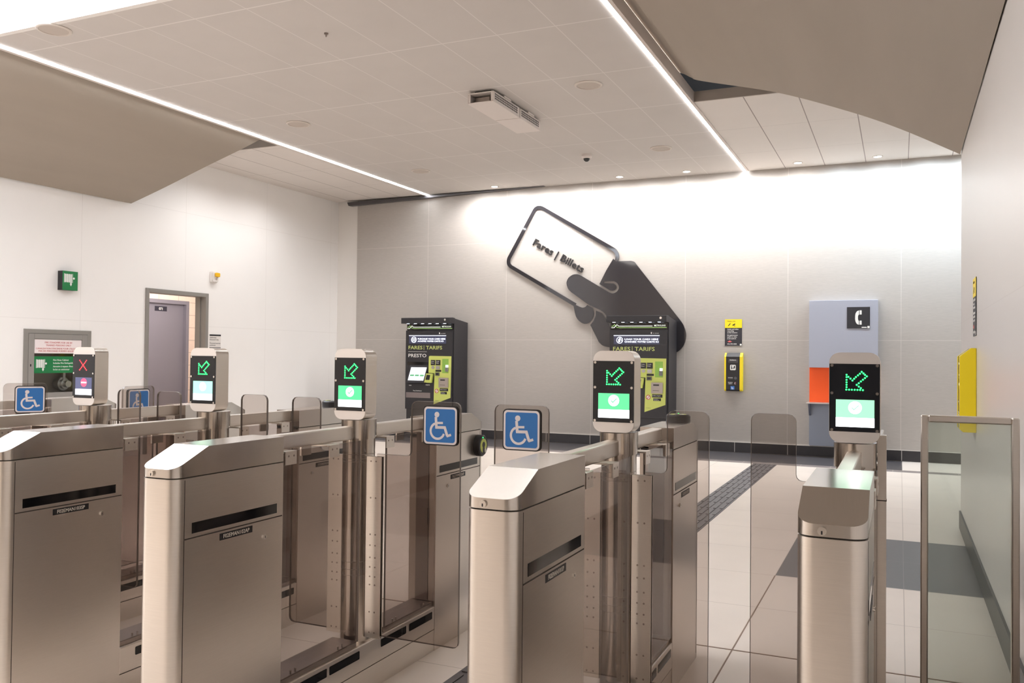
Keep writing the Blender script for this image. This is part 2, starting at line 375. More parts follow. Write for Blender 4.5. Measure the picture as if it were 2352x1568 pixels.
# air unit: two white casings end to end
acw = mat('unit_white', (214, 204, 197), 0.5)
t = thing('ceiling_air_unit', 'white perforated two-part air unit hanging under the tiled ceiling', 'air unit', (-3.59, 7.79, ZC))
for nm, y0, y1 in (('front_casing', -0.575, 0.03), ('rear_casing', 0.045, 0.575)):
    c = MB(); x0, x1, z0, z1 = -0.135, 0.135, -0.125, -0.022
    c.box(x0, x1, y0, y1, z0, z0+0.012); c.box(x0, x1, y0, y1, z1-0.012, z1)
    c.box(x0, x0+0.012, y0, y1, z0+0.012, z1-0.012); c.box(x1-0.012, x1, y0, y1, z0+0.012, z1-0.012)
    if nm == 'rear_casing': c.box(x0+.012, x1-.012, y1-0.012, y1, z0+0.012, z1-0.012); c.box(x0+.012, x1-.012, y0, y0+0.012, z0+0.012, z1-0.012)
    else:
        c.box(x0+.012, x0+0.03, y0, y0+0.012, z0+0.012, z1-0.012); c.box(x1-0.03, x1-.012, y0, y0+0.012, z0+0.012, z1-0.012)
        c.box(x0+.03, x1-.03, y0+0.30, y0+0.31, z0+0.012, z1-0.012)
    cas = c.build(nm, acw, t, bevel=0.004)
    g = MB(); ny = int((y1-y0-0.06)/0.024)
    for xs in (x0-0.001, x1):
        g = MB()
        for i in range(ny):
            for j in range(3): g.box(xs, xs+0.001, y0+0.03+i*0.024, y0+0.045+i*0.024, z0+0.030+j*0.021, z0+0.044+j*0.021)
        g.build('perforation', mat('perforation_black', (40, 36, 36), 0.7), cas)
    MB().box(x1-0.03, x1+0.004, (y0+y1)/2-0.07, (y0+y1)/2+0.09, z1, z1+0.018).build('bracket', acw, cas)
    MB().box(x0+0.05, x1-0.05, y0+0.05, y1-0.05, z1, 0).build('mount', blackpl, cas)
MB().box(-0.095, 0.06, -0.50, -0.30, -0.095, -0.05).build('inner_fan_box', steel_d, t)

# dome camera
t = thing('dome_camera', 'small white dome security camera under the ceiling near the back wall', 'camera', (-3.53, 10.05, ZC))
MB().cyl((0, 0), 0.066, -0.028, 0, 'z', 28).cyl((0, 0), 0.050, -0.05, -0.028, 'z', 28, r2=0.066).build('housing', acw, t, smooth=40)
d = MB(); vs = []; fs = []; n = 20; m_ = 6
for i in range(m_+1):
    a = R(90*i/m_)
    for j in range(n): vs.append((0.042*math.cos(a)*math.cos(2*math.pi*j/n), 0.042*math.cos(a)*math.sin(2*math.pi*j/n), -0.046-0.042*math.sin(a)))
for i in range(m_):
    for j in range(n): fs.append((i*n+j, i*n+(j+1) % n, (i+1)*n+(j+1) % n, (i+1)*n+j))
d.add(vs, fs).build('dome', blackgloss, t, smooth=60)
tag(MB().cyl((0, 0), 0.016, -0.012, 0, 'z', 16).cyl((0, 0), 0.006, -0.03, -0.012, 'z', 10).build('sprinkler_head', steel_d, loc=(-4.07, 5.48, ZC)), 'tiny sprinkler head in the front of the tiled ceiling', 'sprinkler')

# ================================================================ DOORWAY, CORRIDOR DOOR
fr = MB()
fw, fd = 0.05, 0.02
fr.box(XL-0.17, XL+fd, DY0-0.03, DY0+0.02, 0, DZ+0.03); fr.box(XL-0.17, XL+fd, DY1-0.02, DY1+0.03, 0, DZ+0.03); fr.box(XL-0.17, XL+fd, DY0+0.02, DY1-0.02, DZ-0.02, DZ+0.03)
d1 = struct(fr.build('door_1', greyframe, bevel=0.004))
MB().box(XL-0.11, XL-0.07, DY1-0.036, DY1-0.02, 0, DZ-0.02).build('door_stop', greyframe, d1)
purple = mat('corridor_door_paint', (124, 120, 130), 0.45)
fr = MB(); y0, y1, z1, xw = 9.60, 10.47, 2.03, -10.42
fr.box(xw-0.12, xw+0.02, y0-0.04, y0+0.02, 0, z1+0.04); fr.box(xw-0.12, xw+0.02, y1-0.02, y1+0.04, 0, z1+0.04); fr.box(xw-0.12, xw+0.02, y0+0.02, y1-0.02, z1-0.02, z1+0.04)
d2 = struct(fr.build('door_2', purple, bevel=0.004))
lf = MB().box(xw-0.09, xw-0.05, y0+0.02, y1-0.02, 0.01, z1-0.02).build('door_leaf', purple, d2)
F = frame_left(xw-0.05, 9.99, 1.89)
MB(F).box(-0.12, 0.12, 0, 0.075, 0, 0.003).build('number_plate', mat('plate_dark', (40, 38, 52), 0.5), lf)
text('door_number', '071', 0.055, white, lf, F @ T(0, 0.018, 0.004), 'CENTER', 0.015)

# ================================================================ LEFT WALL THINGS
FIRE = (4, 124, 60)
green = mat('sign_green', (10, 118, 62), 0.5)
# fire cabinet
FL = frame_left(XL, (CY0+CY1)/2, 0)
t = thing('fire_hose_cabinet', 'grey recessed fire hose cabinet with glass door in the white left wall', 'fire cabinet', (0, 0, 0))
hw = 0.415
f = MB(FL); f.box(-hw, -hw+0.05, CZ0-0.03, 1.485, -0.01, 0.012); f.box(hw-0.05, hw, CZ0-0.03, 1.485, -0.01, 0.012)
f.box(-hw+0.05, hw-0.05, 1.44, 1.485, -0.01, 0.012); f.box(-hw+0.05, hw-0.05, CZ0-0.03, CZ0+0.02, -0.01, 0.012)
f.build('frame', greyframe, t)
f = MB(FL); a = 0.362
f.box(-a, -0.295, CZ0+0.022, 1.437, -0.01, 0.016); f.box(0.295, a, CZ0+0.022, 1.437, -0.01, 0.016); f.box(-0.295, 0.295, 1.38, 1.437, -0.01, 0.016); f.box(-0.295, 0.295, CZ0+0.022, 0.80, -0.01, 0.016)
dr = f.build('door', mat('grey_cabinet_door', (143, 138, 133), 0.45), t, bevel=0.002)
MB(FL).box(-0.295, 0.295, 0.80, 1.38, 0.0, 0.004).build('door_glass', glass_mat('cabinet_glass', (0.95, 0.96, 0.95)), dr)
MB(FL).box(-0.343, -0.330, 1.085, 1.11, 0.016, 0.018).build('door_lock', blackpl, dr)
inner = mat('cabinet_interior', (150, 138, 126), 0.6)
f = MB(FL); f.box(-0.38, 0.38, CZ0+.01, 1.45, -0.26, -0.25); f.box(-0.385, -0.375, CZ0+.01, 1.45, -0.25, -0.012); f.box(0.375, 0.385, CZ0+.01, 1.45, -0.25, -0.012); f.box(-0.375, 0.375, CZ0+.005, CZ0+0.015, -0.25, -0.012); f.box(-0.375, 0.375, 1.445, 1.455, -0.25, -0.012)
f.build('interior', inner, t)
f = MB(FL)
f.cyl((0.18, 0.885), 0.055, -0.24, -0.10, 'w', 20); f.cyl((0.18, 0.885), 0.075, -0.16, -0.13, 'w', 20); f.cyl((0.18, 0.885), 0.038, -0.10, -0.05, 'w', 20)
f.box(0.165, 0.195, 0.93, 1.06, -0.15, -0.12); f.box(0.12, 0.24, 1.06, 1.075, -0.145, -0.125)
f.build('hose_valve', mat('valve_metal', (0.5, 0.49, 0.47), 0.35, 1.0, raw=True), t, smooth=40)
s1 = MB(FL).box(-0.29, 0.29, 1.226, 1.376, 0.006, 0.010).build('standpipe_sign', mat('sign_white', (240, 228, 226), 0.5), dr)
red = mat('sign_red_print', (196, 92, 88), 0.6)
for i, (s, v, sz) in enumerate((('FIRE STANDPIPE FOR USE BY', 1.335, 0.027), ('TRAINED PERSONS ONLY', 1.305, 0.027), ("CANALISATION D'INCENDIE POUR UTILISATION", 1.270, 0.025), ('PAR DES PERSONNES FORMÉES SEULEMENT', 1.243, 0.025))):
    text('lettering', s, sz, red, dr, FL @ T(0, v, 0.0105), 'CENTER')
g = MB(FL); g.box(-0.295, 0.31, 1.012, 1.193, 0.012, 0.016); g.build('hose_sign', green, dr)
def hose_icon(F, u0, v0, s, parent, w):
    m = MB(F)
    m.box(u0-0.012*s, u0-0.005*s, v0-0.002*s, v0+0.092*s, w, w+0.001)
    for i in range(4): m.prism(rrect(u0+i*0.021*s, u0+i*0.021*s+0.016*s, v0+(0 if i < 3 else -0.012)*s, v0+0.09*s, 0.006*s, 3), w, w+0.001, 'w')
    m.box(u0+0.086*s, u0+0.092*s, v0-0.002*s, v0+0.092*s, w, w+0.001)
    m.prism([(u0+0.058*s, v0-0.012*s), (u0+0.084*s, v0-0.012*s), (u0+0.073*s, v0-0.036*s), (u0+0.069*s, v0-0.036*s)], w, w+0.001, 'w')
    m.cyl((u0+0.106*s, v0+0.046*s), 0.011*s, w, w+0.001, 'w', 14); m.box(u0+0.09*s, u0+0.1*s, v0+0.043*s, v0+0.049*s, w, w+0.001)
    return m.build('hose_reel_symbol', white, parent)
hose_icon(FL, -0.262, 1.07, 1.0, dr, 0.0165)
for s, v in (('Fire Hose Cabinet', 1.145), ('Includes Fire Extinguisher', 1.112), ("Armoire à tuyaux d'incendie", 1.075), ('Inclut un extincteur', 1.042)):
    text('lettering', s, 0.026, white, dr, FL @ T(-0.07, v, 0.0165), 'LEFT', 0.006)

# projecting hose sign: small V-shaped box
FG = frame_left(XL, 6.70, 2.03)
t = thing('hose_wall_sign', 'small green fire hose sign jutting from the left wall above the fire cabinet', 'sign', (0, 0, 0))
f = MB(FG @ Matrix(((1, 0, 0, 0), (0, 0, 1, 0), (0, 1, 0, 0), (0, 0, 0, 1))))
f.prism([(-0.095, 0.0), (-0.095, 0.075), (0.095, 0.075), (0.095, 0.0)], -0.105, 0.105, 'w')
f.build('sign_box', blackpl, t)
F2 = FG @ T(0, 0, 0.0755)
MB(F2).box(-0.096, 0.096, -0.105, 0.105, 0, 0.002).build('sign_face', green, t)
hose_icon(F2, -0.066, -0.02, 1.05, t, 0.0025)
# strobe alarm
FA = frame_left(XL, 8.95, 2.27)
t = thing('strobe_alarm', 'small white wall alarm with an amber lens above the doorway', 'alarm', (0, 0, 0))
f = MB(FA); f.prism(rrect(-0.06, 0.06, -0.075, 0.075, 0.012), 0, 0.03, 'w'); f.prism(rrect(-0.045, 0.05, -0.065, 0.06, 0.012), 0.03, 0.055, 'w'); f.build('housing', offwhite, t, bevel=0.003)
f = MB(FA); f.prism(rrect(-0.025, 0.052, 0.0, 0.056, 0.014), 0.055, 0.085, 'w'); f.build('amber_lens', mat('amber_lens', (236, 182, 10), 0.2), t, bevel=0.006)
f = MB(FA); f.cyl((0.01, -0.03), 0.014, 0.055, 0.057, 'w', 14); f.build('sounder_grille', spk_g, t)
# authorised personnel sign
FS = frame_left(XL, 9.01, 1.40)
t = thing('personnel_sign', 'small white sign with two black bars beside the doorway', 'sign', (0, 0, 0))
MB(FS).box(-0.105, 0.105, -0.085, 0.095, 0.0005, 0.003).build('plate', mat('sign_paper', (226, 219, 213), 0.6), t)
MB(FS).box(-0.105, 0.105, 0.078, 0.098, 0.003, 0.0045).build('black_bar', blackpl, t); MB(FS).box(-0.105, 0.105, -0.092, -0.076, 0.003, 0.0045).build('black_bar', blackpl, t)
grey_t = mat('grey_print', (96, 92, 90), 0.6)
for s, v in (('Authorized', 0.048), ('Personnel Only', 0.020), ('Personnel autorisé', -0.028), ('seulement', -0.054)):
    text('lettering', s, 0.026, grey_t, t, FS @ T(-0.10, v, 0.0035), 'LEFT')

# ================================================================ BACK WALL: HAND AND CARD PICTOGRAM
FB = frame_back(0, YB, 0)
RING = [(-3.654, 2.607), (-3.641, 2.657), (-3.648, 2.704), (-3.675, 2.749), (-3.713, 2.779), (-4.761, 3.403), (-4.814, 3.428), (-4.867, 3.431), (-4.905, 3.408), (-4.94, 3.353), (-5.315, 2.711), (-5.328, 2.662), (-5.32, 2.617), (-5.283, 2.576), (-4.26, 1.992)]
THUMB = [(-4.323, 2.028), (-4.289, 1.976), (-4.271, 1.896), (-4.245, 1.816), (-4.193, 1.755), (-4.117, 1.719), (-4.042, 1.741), (-3.996, 1.801), (-3.982, 1.869), (-3.991, 1.921), (-4.006, 1.947), (-4.081, 1.989), (-4.103, 1.964), (-4.145, 1.952), (-4.187, 1.962), (-4.246, 1.988)]
HAND = [(-3.657, 2.601), (-3.443, 2.598), (-3.392, 2.582), (-3.36, 2.544), (-2.747, 1.772), (-2.70, 1.705), (-2.672, 1.635), (-2.657, 1.559), (-2.672, 1.461), (-2.717, 1.38), (-2.79, 1.322), (-3.594, 1.316), (-3.784, 1.812), (-3.853, 1.894), (-3.961, 1.948), (-4.082, 2.008), (-4.325, 2.177), (-4.376, 2.231), (-4.40, 2.315), (-4.373, 2.382), (-4.305, 2.428), (-4.234, 2.433), (-4.174, 2.41), (-3.765, 2.168), (-3.699, 2.147), (-3.637, 2.177), (-3.612, 2.233), (-3.638, 2.29), (-3.691, 2.318), (-3.832, 2.32), (-3.841, 2.295), (-3.697, 2.288), (-3.657, 2.26), (-3.649, 2.23), (-3.673, 2.196), (-3.716, 2.185), (-3.752, 2.195), (-3.902, 2.284), (-3.80, 2.477), (-3.70, 2.637)]
FING = [(-3.95, 1.908), (-3.869, 1.872), (-3.786, 1.761), (-3.595, 1.388), (-3.75, 1.389), (-3.84, 1.409), (-3.903, 1.462), (-4.032, 1.703), (-3.984, 1.763), (-3.955, 1.841)]
def rounded(P):
    n = len(P); V = [Vector(p) for p in P]; out = []
    def turn(i):
        a = V[i]-V[i-1]; b = V[(i+1) % n]-V[i]; return a.angle(b, 0.0)
    for i in range(n):
        j = (i+1) % n; out.append(tuple(V[i]))
        if (V[j]-V[i]).length < 0.2 and turn(i) < R(62) and turn(j) < R(62):
            def nb(a, b, L):                                       # clip far neighbours so that long straight edges do not bulge the arc
                d = b-a; return a+d.normalized()*min(d.length, L)
            L = (V[j]-V[i]).length
            p0 = nb(V[i], V[i-1], L); p3 = nb(V[j], V[(j+1) % n], L)
            for t_ in (0.25, 0.5, 0.75):
                out.append(tuple(0.5*((2*V[i])+(-p0+V[j])*t_+(2*p0-5*V[i]+4*V[j]-p3)*t_*t_+(-p0+3*V[i]-3*V[j]+p3)*t_**3)))
    return out
t = thing('hand_card_pictogram', 'large glossy black wall pictogram of a hand holding out a fare card', 'pictogram', (0, 0, 0))
art = mat('gloss_black_panel', (44, 42, 45), 0.04, spec=0.6)
F = frame_back(0, YB-0.008, 0)
MB(F).stroke([RING[0]]+[p for p in rounded(RING)[1:] if p not in (RING[0],)][:-1]+[RING[-1]], 0.052, 0.0, 0.016).build('card_outline', art, t)
m_ = MB(F); m_.prism(rounded(HAND), 0.0, 0.016, 'w'); m_.prism(rounded(FING), 0.0, 0.016, 'w'); m_.build('hand', art, t)
MB(F).prism(rounded(THUMB), 0.0, 0.0165, 'w').build('thumb', art, t)
text('lettering', 'Fares | Billets', 0.150, mat('letter_black', (34, 32, 34), 0.5), t, F @ T(-4.955, 2.895, 0.002) @ Matrix.Rotation(R(-29.5), 4, 'Z'), 'LEFT', 0.012, 0.006, 1.12)

# ================================================================ TICKET MACHINES
lime = mat('lime_panel', (205, 214, 112), 0.5)
lime_t = mat('lime_print', (205, 216, 128), 0.5)
tvm_black = mat('machine_black', (38, 36, 40), 0.45, noise=(30, 0.05, (1, 1, 1)))
tvm_side = mat('machine_side_black', (44, 42, 45), 0.42)
scr_dark = mat('display_dark', (52, 54, 74), 0.25, emit=0.6)
scr_white = mat('display_white', (232, 238, 246), 0.3, emit=0.95)
led_white = mat('led_text', (236, 240, 255), 0.4, emit=1.6)
hdr_white = mat('header_light_strip', (226, 232, 220), 0.4, emit=0.6)
hdr_green = mat('header_green_strip', (150, 190, 110), 0.4, emit=0.4)
slot_metal = mat('slot_metal', (0.42, 0.40, 0.38), 0.45, 0.7, raw=True)
def ticket_machine(x0, label, lines, icon):
    y0 = 11.22; y1 = 11.685; w = 0.808; k = 0.001085
    t = thing('ticket_machine', label, 'ticket machine', (x0+w/2, (y0+y1)/2, 0), 'ticket machines against the back wall')
    o = Matrix.Translation((-(x0+w/2), -(y0+y1)/2, 0))
    zt = 1.80
    def Z(p): return zt-(p-185)*k
    def U(p): return (p-193)*0.001235
    # carcass with a sloping top
    m = MB(o @ Matrix(((0, 0, 1, 0), (1, 0, 0, 0), (0, 1, 0, 0), (0, 0, 0, 1))))
    m.prism([(y0+0.03, 0.10), (y1, 0.10), (y1, 1.747), (y0+0.03, 1.795)], x0+0.005, x0+w, 'w')
    m.build('carcass', tvm_side, t, bevel=0.004)
    MB(o).box(x0+0.02, x0+w-0.02, y0+0.06, y1, 0, 0.42).build('base', blackmat, t)
    h = MB(o @ Matrix(((0, 0, 1, 0), (1, 0, 0, 0), (0, 1, 0, 0), (0, 0, 0, 1))))
    h.prism([(y0-0.12, Z(262)), (y0+0.05, Z(262)), (y0+0.05, 1.800), (y0-0.02, 1.806), (y0-0.12, 1.800)], x0-0.012, x0+w+0.001, 'w')
    hood = h.build('hood', tvm_black, t, bevel=0.003)
    F = o @ frame_back(x0, y0, 0)
    MB(F).cyl((w-0.075, 1.768), 0.016, 0.12, 0.125, 'w', 16).build('hood_lock', chrome, hood)
    for i in range(6): MB(F).box(0.065+i*0.124, 0.10+i*0.124, Z(262)-0.004, Z(262), 0.06, 0.085).build('hood_light', mat('hood_led', (225, 235, 255), 0.4, emit=5.0), hood)
    hd = MB(F).box(0.012, w-0.012, Z(350), Z(264), -0.035, -0.012).build('header_sign', blackgloss, t)
    m = MB(F); m.stroke([(U(210), Z(308)), (U(228), Z(308)), (U(245), Z(288)), (U(272), Z(322)), (U(290), Z(322)), (U(300), Z(327)), (U(825), Z(327))], 0.009, -0.012, -0.010, 'w'); m.build('green_line', hdr_green, hd)
    m = MB(F); m.stroke([(U(210), Z(327)), (U(240), Z(327)), (U(272), Z(290)), (U(295), Z(308)), (U(670), Z(308))], 0.009, -0.011, -0.009, 'w'); m.build('white_line', hdr_white, hd)
    text('lettering', 'METROLINX', 0.032, hdr_white, hd, F @ T(U(688), Z(312), -0.0105), 'LEFT', 0.006, stretch=0.88)
    dr = MB(F).box(0.0, w-0.014, 0.44, Z(354), -0.03, 0.0).build('front_door', tvm_black, t, bevel=0.003)
    # message display
    m = MB(F); m.box(U(240), U(752), Z(535), Z(422), -0.001, 0.002); dsp = m.build('message_display', scr_dark, t)
    MB(F).box(U(240), U(752), Z(429), Z(422), 0.002, 0.003).build('display_edge', led_white, dsp)
    text('lettering', lines[0], 0.030, led_white, dsp, F @ T(U(362), Z(480), 0.003), 'LEFT', 0.015, stretch=lines[2])
    text('lettering', lines[1], 0.030, led_white, dsp, F @ T(U(362), Z(511), 0.003), 'LEFT', 0.015, stretch=lines[3])
    m = MB(F); c = (U(308), Z(482)); ra = 0.042
    m.stroke(arc(c[0], c[1], ra, 0, 360, 24)[:-1], 0.007, 0.002, 0.003, 'w', closed=True)
    if icon == 'lines':
        for dv in (-0.018, 0, 0.018): m.box(c[0]-0.03, c[0]+0.03, c[1]+dv-0.004, c[1]+dv+0.004, 0.002, 0.003)
    else:
        m.prism(rrect(c[0]-0.02, c[0]+0.008, c[1]-0.026, c[1]+0.012, 0.005, 3), 0.002, 0.003, 'w')
        m.stroke([(c[0]-0.015, c[1]+0.01), (c[0]+0.004, c[1]+0.028), (c[0]+0.02, c[1]+0.012), (c[0]+0.03, c[1]-0.02)], 0.007, 0.002, 0.003, 'w')
    m.build('display_icon', led_white, dsp)
    text('lettering', 'ID 1001200', 0.016, white, dr, F @ T(U(680), Z(402), 0.0008), 'LEFT')
    MB(F).box(U(655), U(668), Z(405), Z(382), 0, 0.002).build('small_label', white, dr)
    text('lettering', 'FARES', 0.074, lime_t, dr, F @ T(U(229), Z(613), 0.0008), 'LEFT', 0.012, stretch=1.24)
    text('lettering', 'TARIFS', 0.074, lime_t, dr, F @ T(U(477), Z(613), 0.0008), 'LEFT', 0.012, stretch=1.22)
    MB(F).box(U(447), U(452), Z(622), Z(560), 0, 0.001).build('divider', lime_t, dr)
    MB(F).box(U(229), U(490), Z(648), Z(644), 0, 0.001).build('rule', white, dr)
    text('lettering', 'PRESTO', 0.071, white, dr, F @ T(U(229), Z(722), 0.0008), 'LEFT', 0.012, stretch=1.28)
    # touch screen set back in a slanted bay
    m = MB(F); m.box(U(222), U(515), Z(832), Z(788), 0, 0.0015); m.build('bay_shadow_edge', blackgloss, dr)
    m = MB(F); m.add([(U(235), Z(1075), 0.05), (U(480), Z(1075), 0.05), (U(512), Z(830), 0.002), (U(262), Z(830), 0.002), (U(235), Z(1085), 0.0), (U(480), Z(1085), 0.0), (U(512), Z(828), -0.01), (U(262), Z(828), -0.01)],
                     [(0, 1, 2, 3), (4, 7, 6, 5), (0, 4, 5, 1), (1, 5, 6, 2), (2, 6, 7, 3), (3, 7, 4, 0)])
    bay = m.build('screen_housing', mat('screen_housing_grey', (48, 47, 52), 0.4), t)
    def SL(u, v, w=0.0):                                            # point on the slanted housing
        f = (v-1075)/(830-1075.0)
        return (U(u), Z(v), 0.05+(0.002-0.05)*f+w)
    def quad(m, u0, u1, v0, v1, w, sk=0.0):
        a = [SL(u0+sk*(v1-v)/200, v, w) for v in (v1,)]
        pts = [(u0-sk, v1), (u1-sk, v1), (u1, v0), (u0, v0)]
        lo = [SL(u, v, w) for u, v in pts]; hi = [SL(u, v, w+0.001) for u, v in pts]
        m.add(lo+hi, [(3, 2, 1, 0), (4, 5, 6, 7), (0, 1, 5, 4), (1, 2, 6, 5), (2, 3, 7, 6), (3, 0, 4, 7)])
    m = MB(F); quad(m, 280, 495, 862, 1042, 0.001, 30); scr = m.build('touch_screen', scr_white, bay)
    sg = mat('screen_green', (84, 160, 110), 0.4, emit=0.5)
    for i in range(3):
        m = MB(F); quad(m, 277+i*68, 332+i*68, 962, 984, 0.0025, 3); m.build('screen_button', sg, bay)
    # lime payment panel
    LP = [(520, 720), (525, 706), (540, 702), (826, 705), (820, 1268), (592, 1363), (600, 940), (517, 935)]
    m = MB(F); m.prism([(U(a), Z(b)) for a, b in LP], 0.0, 0.004, 'w'); lp = m.build('payment_panel', lime, t)
    for a, b, c, d in ((548, 607, 830, 758), (615, 680, 830, 758), (614, 692, 918, 893), (675, 788, 1180, 1143), (688, 772, 1222, 1190)):
        MB(F).box(U(a), U(b), Z(c), Z(d), 0.004, 0.006).build('caption_plate', blackpl, lp)
    for s, a, b, sz in (('Coins', 552, 784, 0.021), ('Pièces', 552, 806, 0.018), ('Credit', 619, 784, 0.021), ('Débit', 619, 806, 0.021), ('$ Bills | Argent', 680, 1164, 0.018), ('Assistance', 692, 1204, 0.014), ('1-800-200-4200', 692, 1218, 0.011)):
        text('lettering', s, sz, white, lp, F @ T(U(a), Z(b), 0.0065))
    m = MB(F); m.cyl((U(578), Z(860)), 0.024, 0.004, 0.010, 'w', 20); m.build('coin_slot', slot_metal, lp)
    m = MB(F); m.box(U(622), U(672), Z(885), Z(840), 0.004, 0.016); m.build('card_reader', slot_metal, lp)
    m = MB(F); m.box(U(616), U(668), Z(972), Z(928), 0.004, 0.018); m.build('chip_reader', mat('reader_grey', (96, 94, 92), 0.4), lp)
    m = MB(F); m.box(U(625), U(660), Z(962), Z(936), 0.018, 0.020); m.build('reader_face', blackpl, lp)
    m = MB(F); m.box(U(705), U(790), Z(935), Z(742), 0.004, 0.0055); m.build('keypad_recess', mat('recess_green', (142, 186, 78), 0.5), lp)
    m = MB(F); m.box(U(755), U(788), Z(915), Z(856), 0.0055, 0.03); m.build('keypad', mat('keypad_grey', (120, 122, 116), 0.5), lp)
    m = MB(F); m.box(U(760), U(788), Z(856), Z(824), 0.0055, 0.03); m.build('keypad_display', scr_white, lp)
    m = MB(F); m.prism(rrect(U(668), U(793), Z(1132), Z(998), 0.008, 3), 0.004, 0.03, 'w'); bs = m.build('banknote_slot', mat('banknote_bezel', (168, 158, 150), 0.45, 0.5), lp)
    m = MB(F); m.box(U(692), U(755), Z(1037), Z(1020), 0.03, 0.031); m.box(U(687), U(756), Z(1099), Z(1094), 0.03, 0.031); m.build('slot_opening', blackpl, bs)
    rd = mat('no_symbol_red', (196, 60, 56), 0.5)
    m = MB(F); c = (U(633), Z(1180)); m.cyl(c, 0.026, 0.004, 0.0055, 'w', 22); m.build('no_symbol_disc', white, lp)
    m = MB(F); m.stroke(arc(c[0], c[1], 0.027, 0, 360, 24)[:-1], 0.008, 0.0055, 0.0065, 'w', closed=True); m.stroke([(c[0]-0.02, c[1]-0.02), (c[0]+0.02, c[1]+0.02)], 0.007, 0.0055, 0.0065, 'w'); m.build('no_symbol_ring', rd, lp)
    text('lettering', 'No change given', 0.010, blackpl, lp, F @ T(U(608), Z(1313), 0.0045))
    # tap reader
    m = MB(F); m.prism([(U(482), Z(1068)), (U(572), Z(1070)), (U(587), Z(946)), (U(508), Z(944))], 0.0, 0.055, 'w'); tr = m.build('tap_reader', lime, t)
    m = MB(F); m.prism([(U(500), Z(1030)), (U(555), Z(1030)), (U(565), Z(965)), (U(518), Z(960))], 0.055, 0.058, 'w'); m.build('tap_symbol', blackpl, tr)
    text('lettering', 'PRESTO', 0.021, white, dr, F @ T(U(478), Z(1108), 0.0008), 'LEFT', 0.02)
    text('lettering', 'Audio', 0.019, white, dr, F @ T(U(245), Z(1117), 0.0008), 'LEFT', 0.02)
    text('lettering', 'Tray | Distributeur', 0.020, white, dr, F @ T(U(302), Z(1190), 0.0008), 'LEFT', 0.01)
    m = MB(F); m.box(U(208), U(545), Z(1282), Z(1208), 0.0, 0.006); m.build('ticket_tray', mat('tray_flap', (128, 116, 114), 0.4), t)
    return t
ticket_machine(-6.795, 'black ticket machine on the left, its blue display saying PURCHASE YOUR CARD HERE', ('PURCHASE YOUR CARD HERE', 'ACHETEZ VOTRE CARTE ICI', 1.16, 1.16), 'lines')
ticket_machine(-3.59, 'black ticket machine on the right under the hand pictogram, saying LOAD YOUR CARD HERE', ('LOAD YOUR CARD HERE', 'CHARGEZ VOTRE CARTE ICI', 1.36, 1.22), 'card')

# ================================================================ SIGN, HELP BOX, PHONE PANEL ON THE BACK WALL
yel = mat('safety_yellow', (246, 218, 26), 0.45)
def notice(F, label, flip=False):
    t = thing('recording_notice', label, 'sign', (0, 0, 0), 'yellow and black recording notices')
    MB(F).box(-0.112, 0.112, 0, 0.352, 0.0005, 0.003).build('plate', mat('notice_black', (46, 44, 50), 0.5), t)
    MB(F).box(-0.112, 0.112, 0.238, 0.352, 0.003, 0.004).build('yellow_field', yel, t)
    text('lettering', 'Notice | Avis', 0.020, mat('notice_olive', (120, 104, 20), 0.6), t, F @ T(-0.08, 0.322, 0.0045))
    m = MB(F); m.stroke([(-0.066, 0.268), (-0.04, 0.298)], 0.008, 0.004, 0.005, 'w'); m.stroke([(-0.072, 0.262), (-0.06, 0.275)], 0.004, 0.004, 0.005, 'w'); m.build('microphone_symbol', blackpl, t)
    m = MB(F); m.prism([(-0.016, 0.278), (0.02, 0.297), (0.026, 0.285), (-0.008, 0.266)], 0.004, 0.005, 'w'); m.stroke([(0.008, 0.276), (0.014, 0.262), (0.026, 0.262)], 0.005, 0.004, 0.005, 'w'); m.build('camera_symbol', blackpl, t)
    for s, v in (('Audio and video', 0.213), ('recording', 0.190), ('at this location', 0.167), ('Enregistrement', 0.134), ('audio et vidéo', 0.111), ('à cet endroit', 0.088), ('416-393-4000', 0.016)):
        text('lettering', s, 0.022, white, t, F @ T(-0.08, v, 0.0035), 'LEFT', 0.01)
    m = MB(F); m.prism([(-0.078, 0.058), (-0.066, 0.047), (-0.03, 0.047), (-0.018, 0.058), (-0.036, 0.060), (-0.036, 0.068), (-0.060, 0.068), (-0.060, 0.060)], 0.003, 0.0042, 'w'); m.build('red_emblem', mat('emblem_red', (226, 110, 108), 0.5), t)
    MB(F).box(0.085, 0.108, 0.004, 0.026, 0.003, 0.0042).build('white_square', white, t)
    return t
notice(frame_back(-2.027, YB-0.001, 1.416), 'yellow and black recording notice on the grey back wall above the help box')
notice(frame_right(XR-0.001, 5.945, 1.40), 'yellow and black recording notice seen edge-on on the right wall')

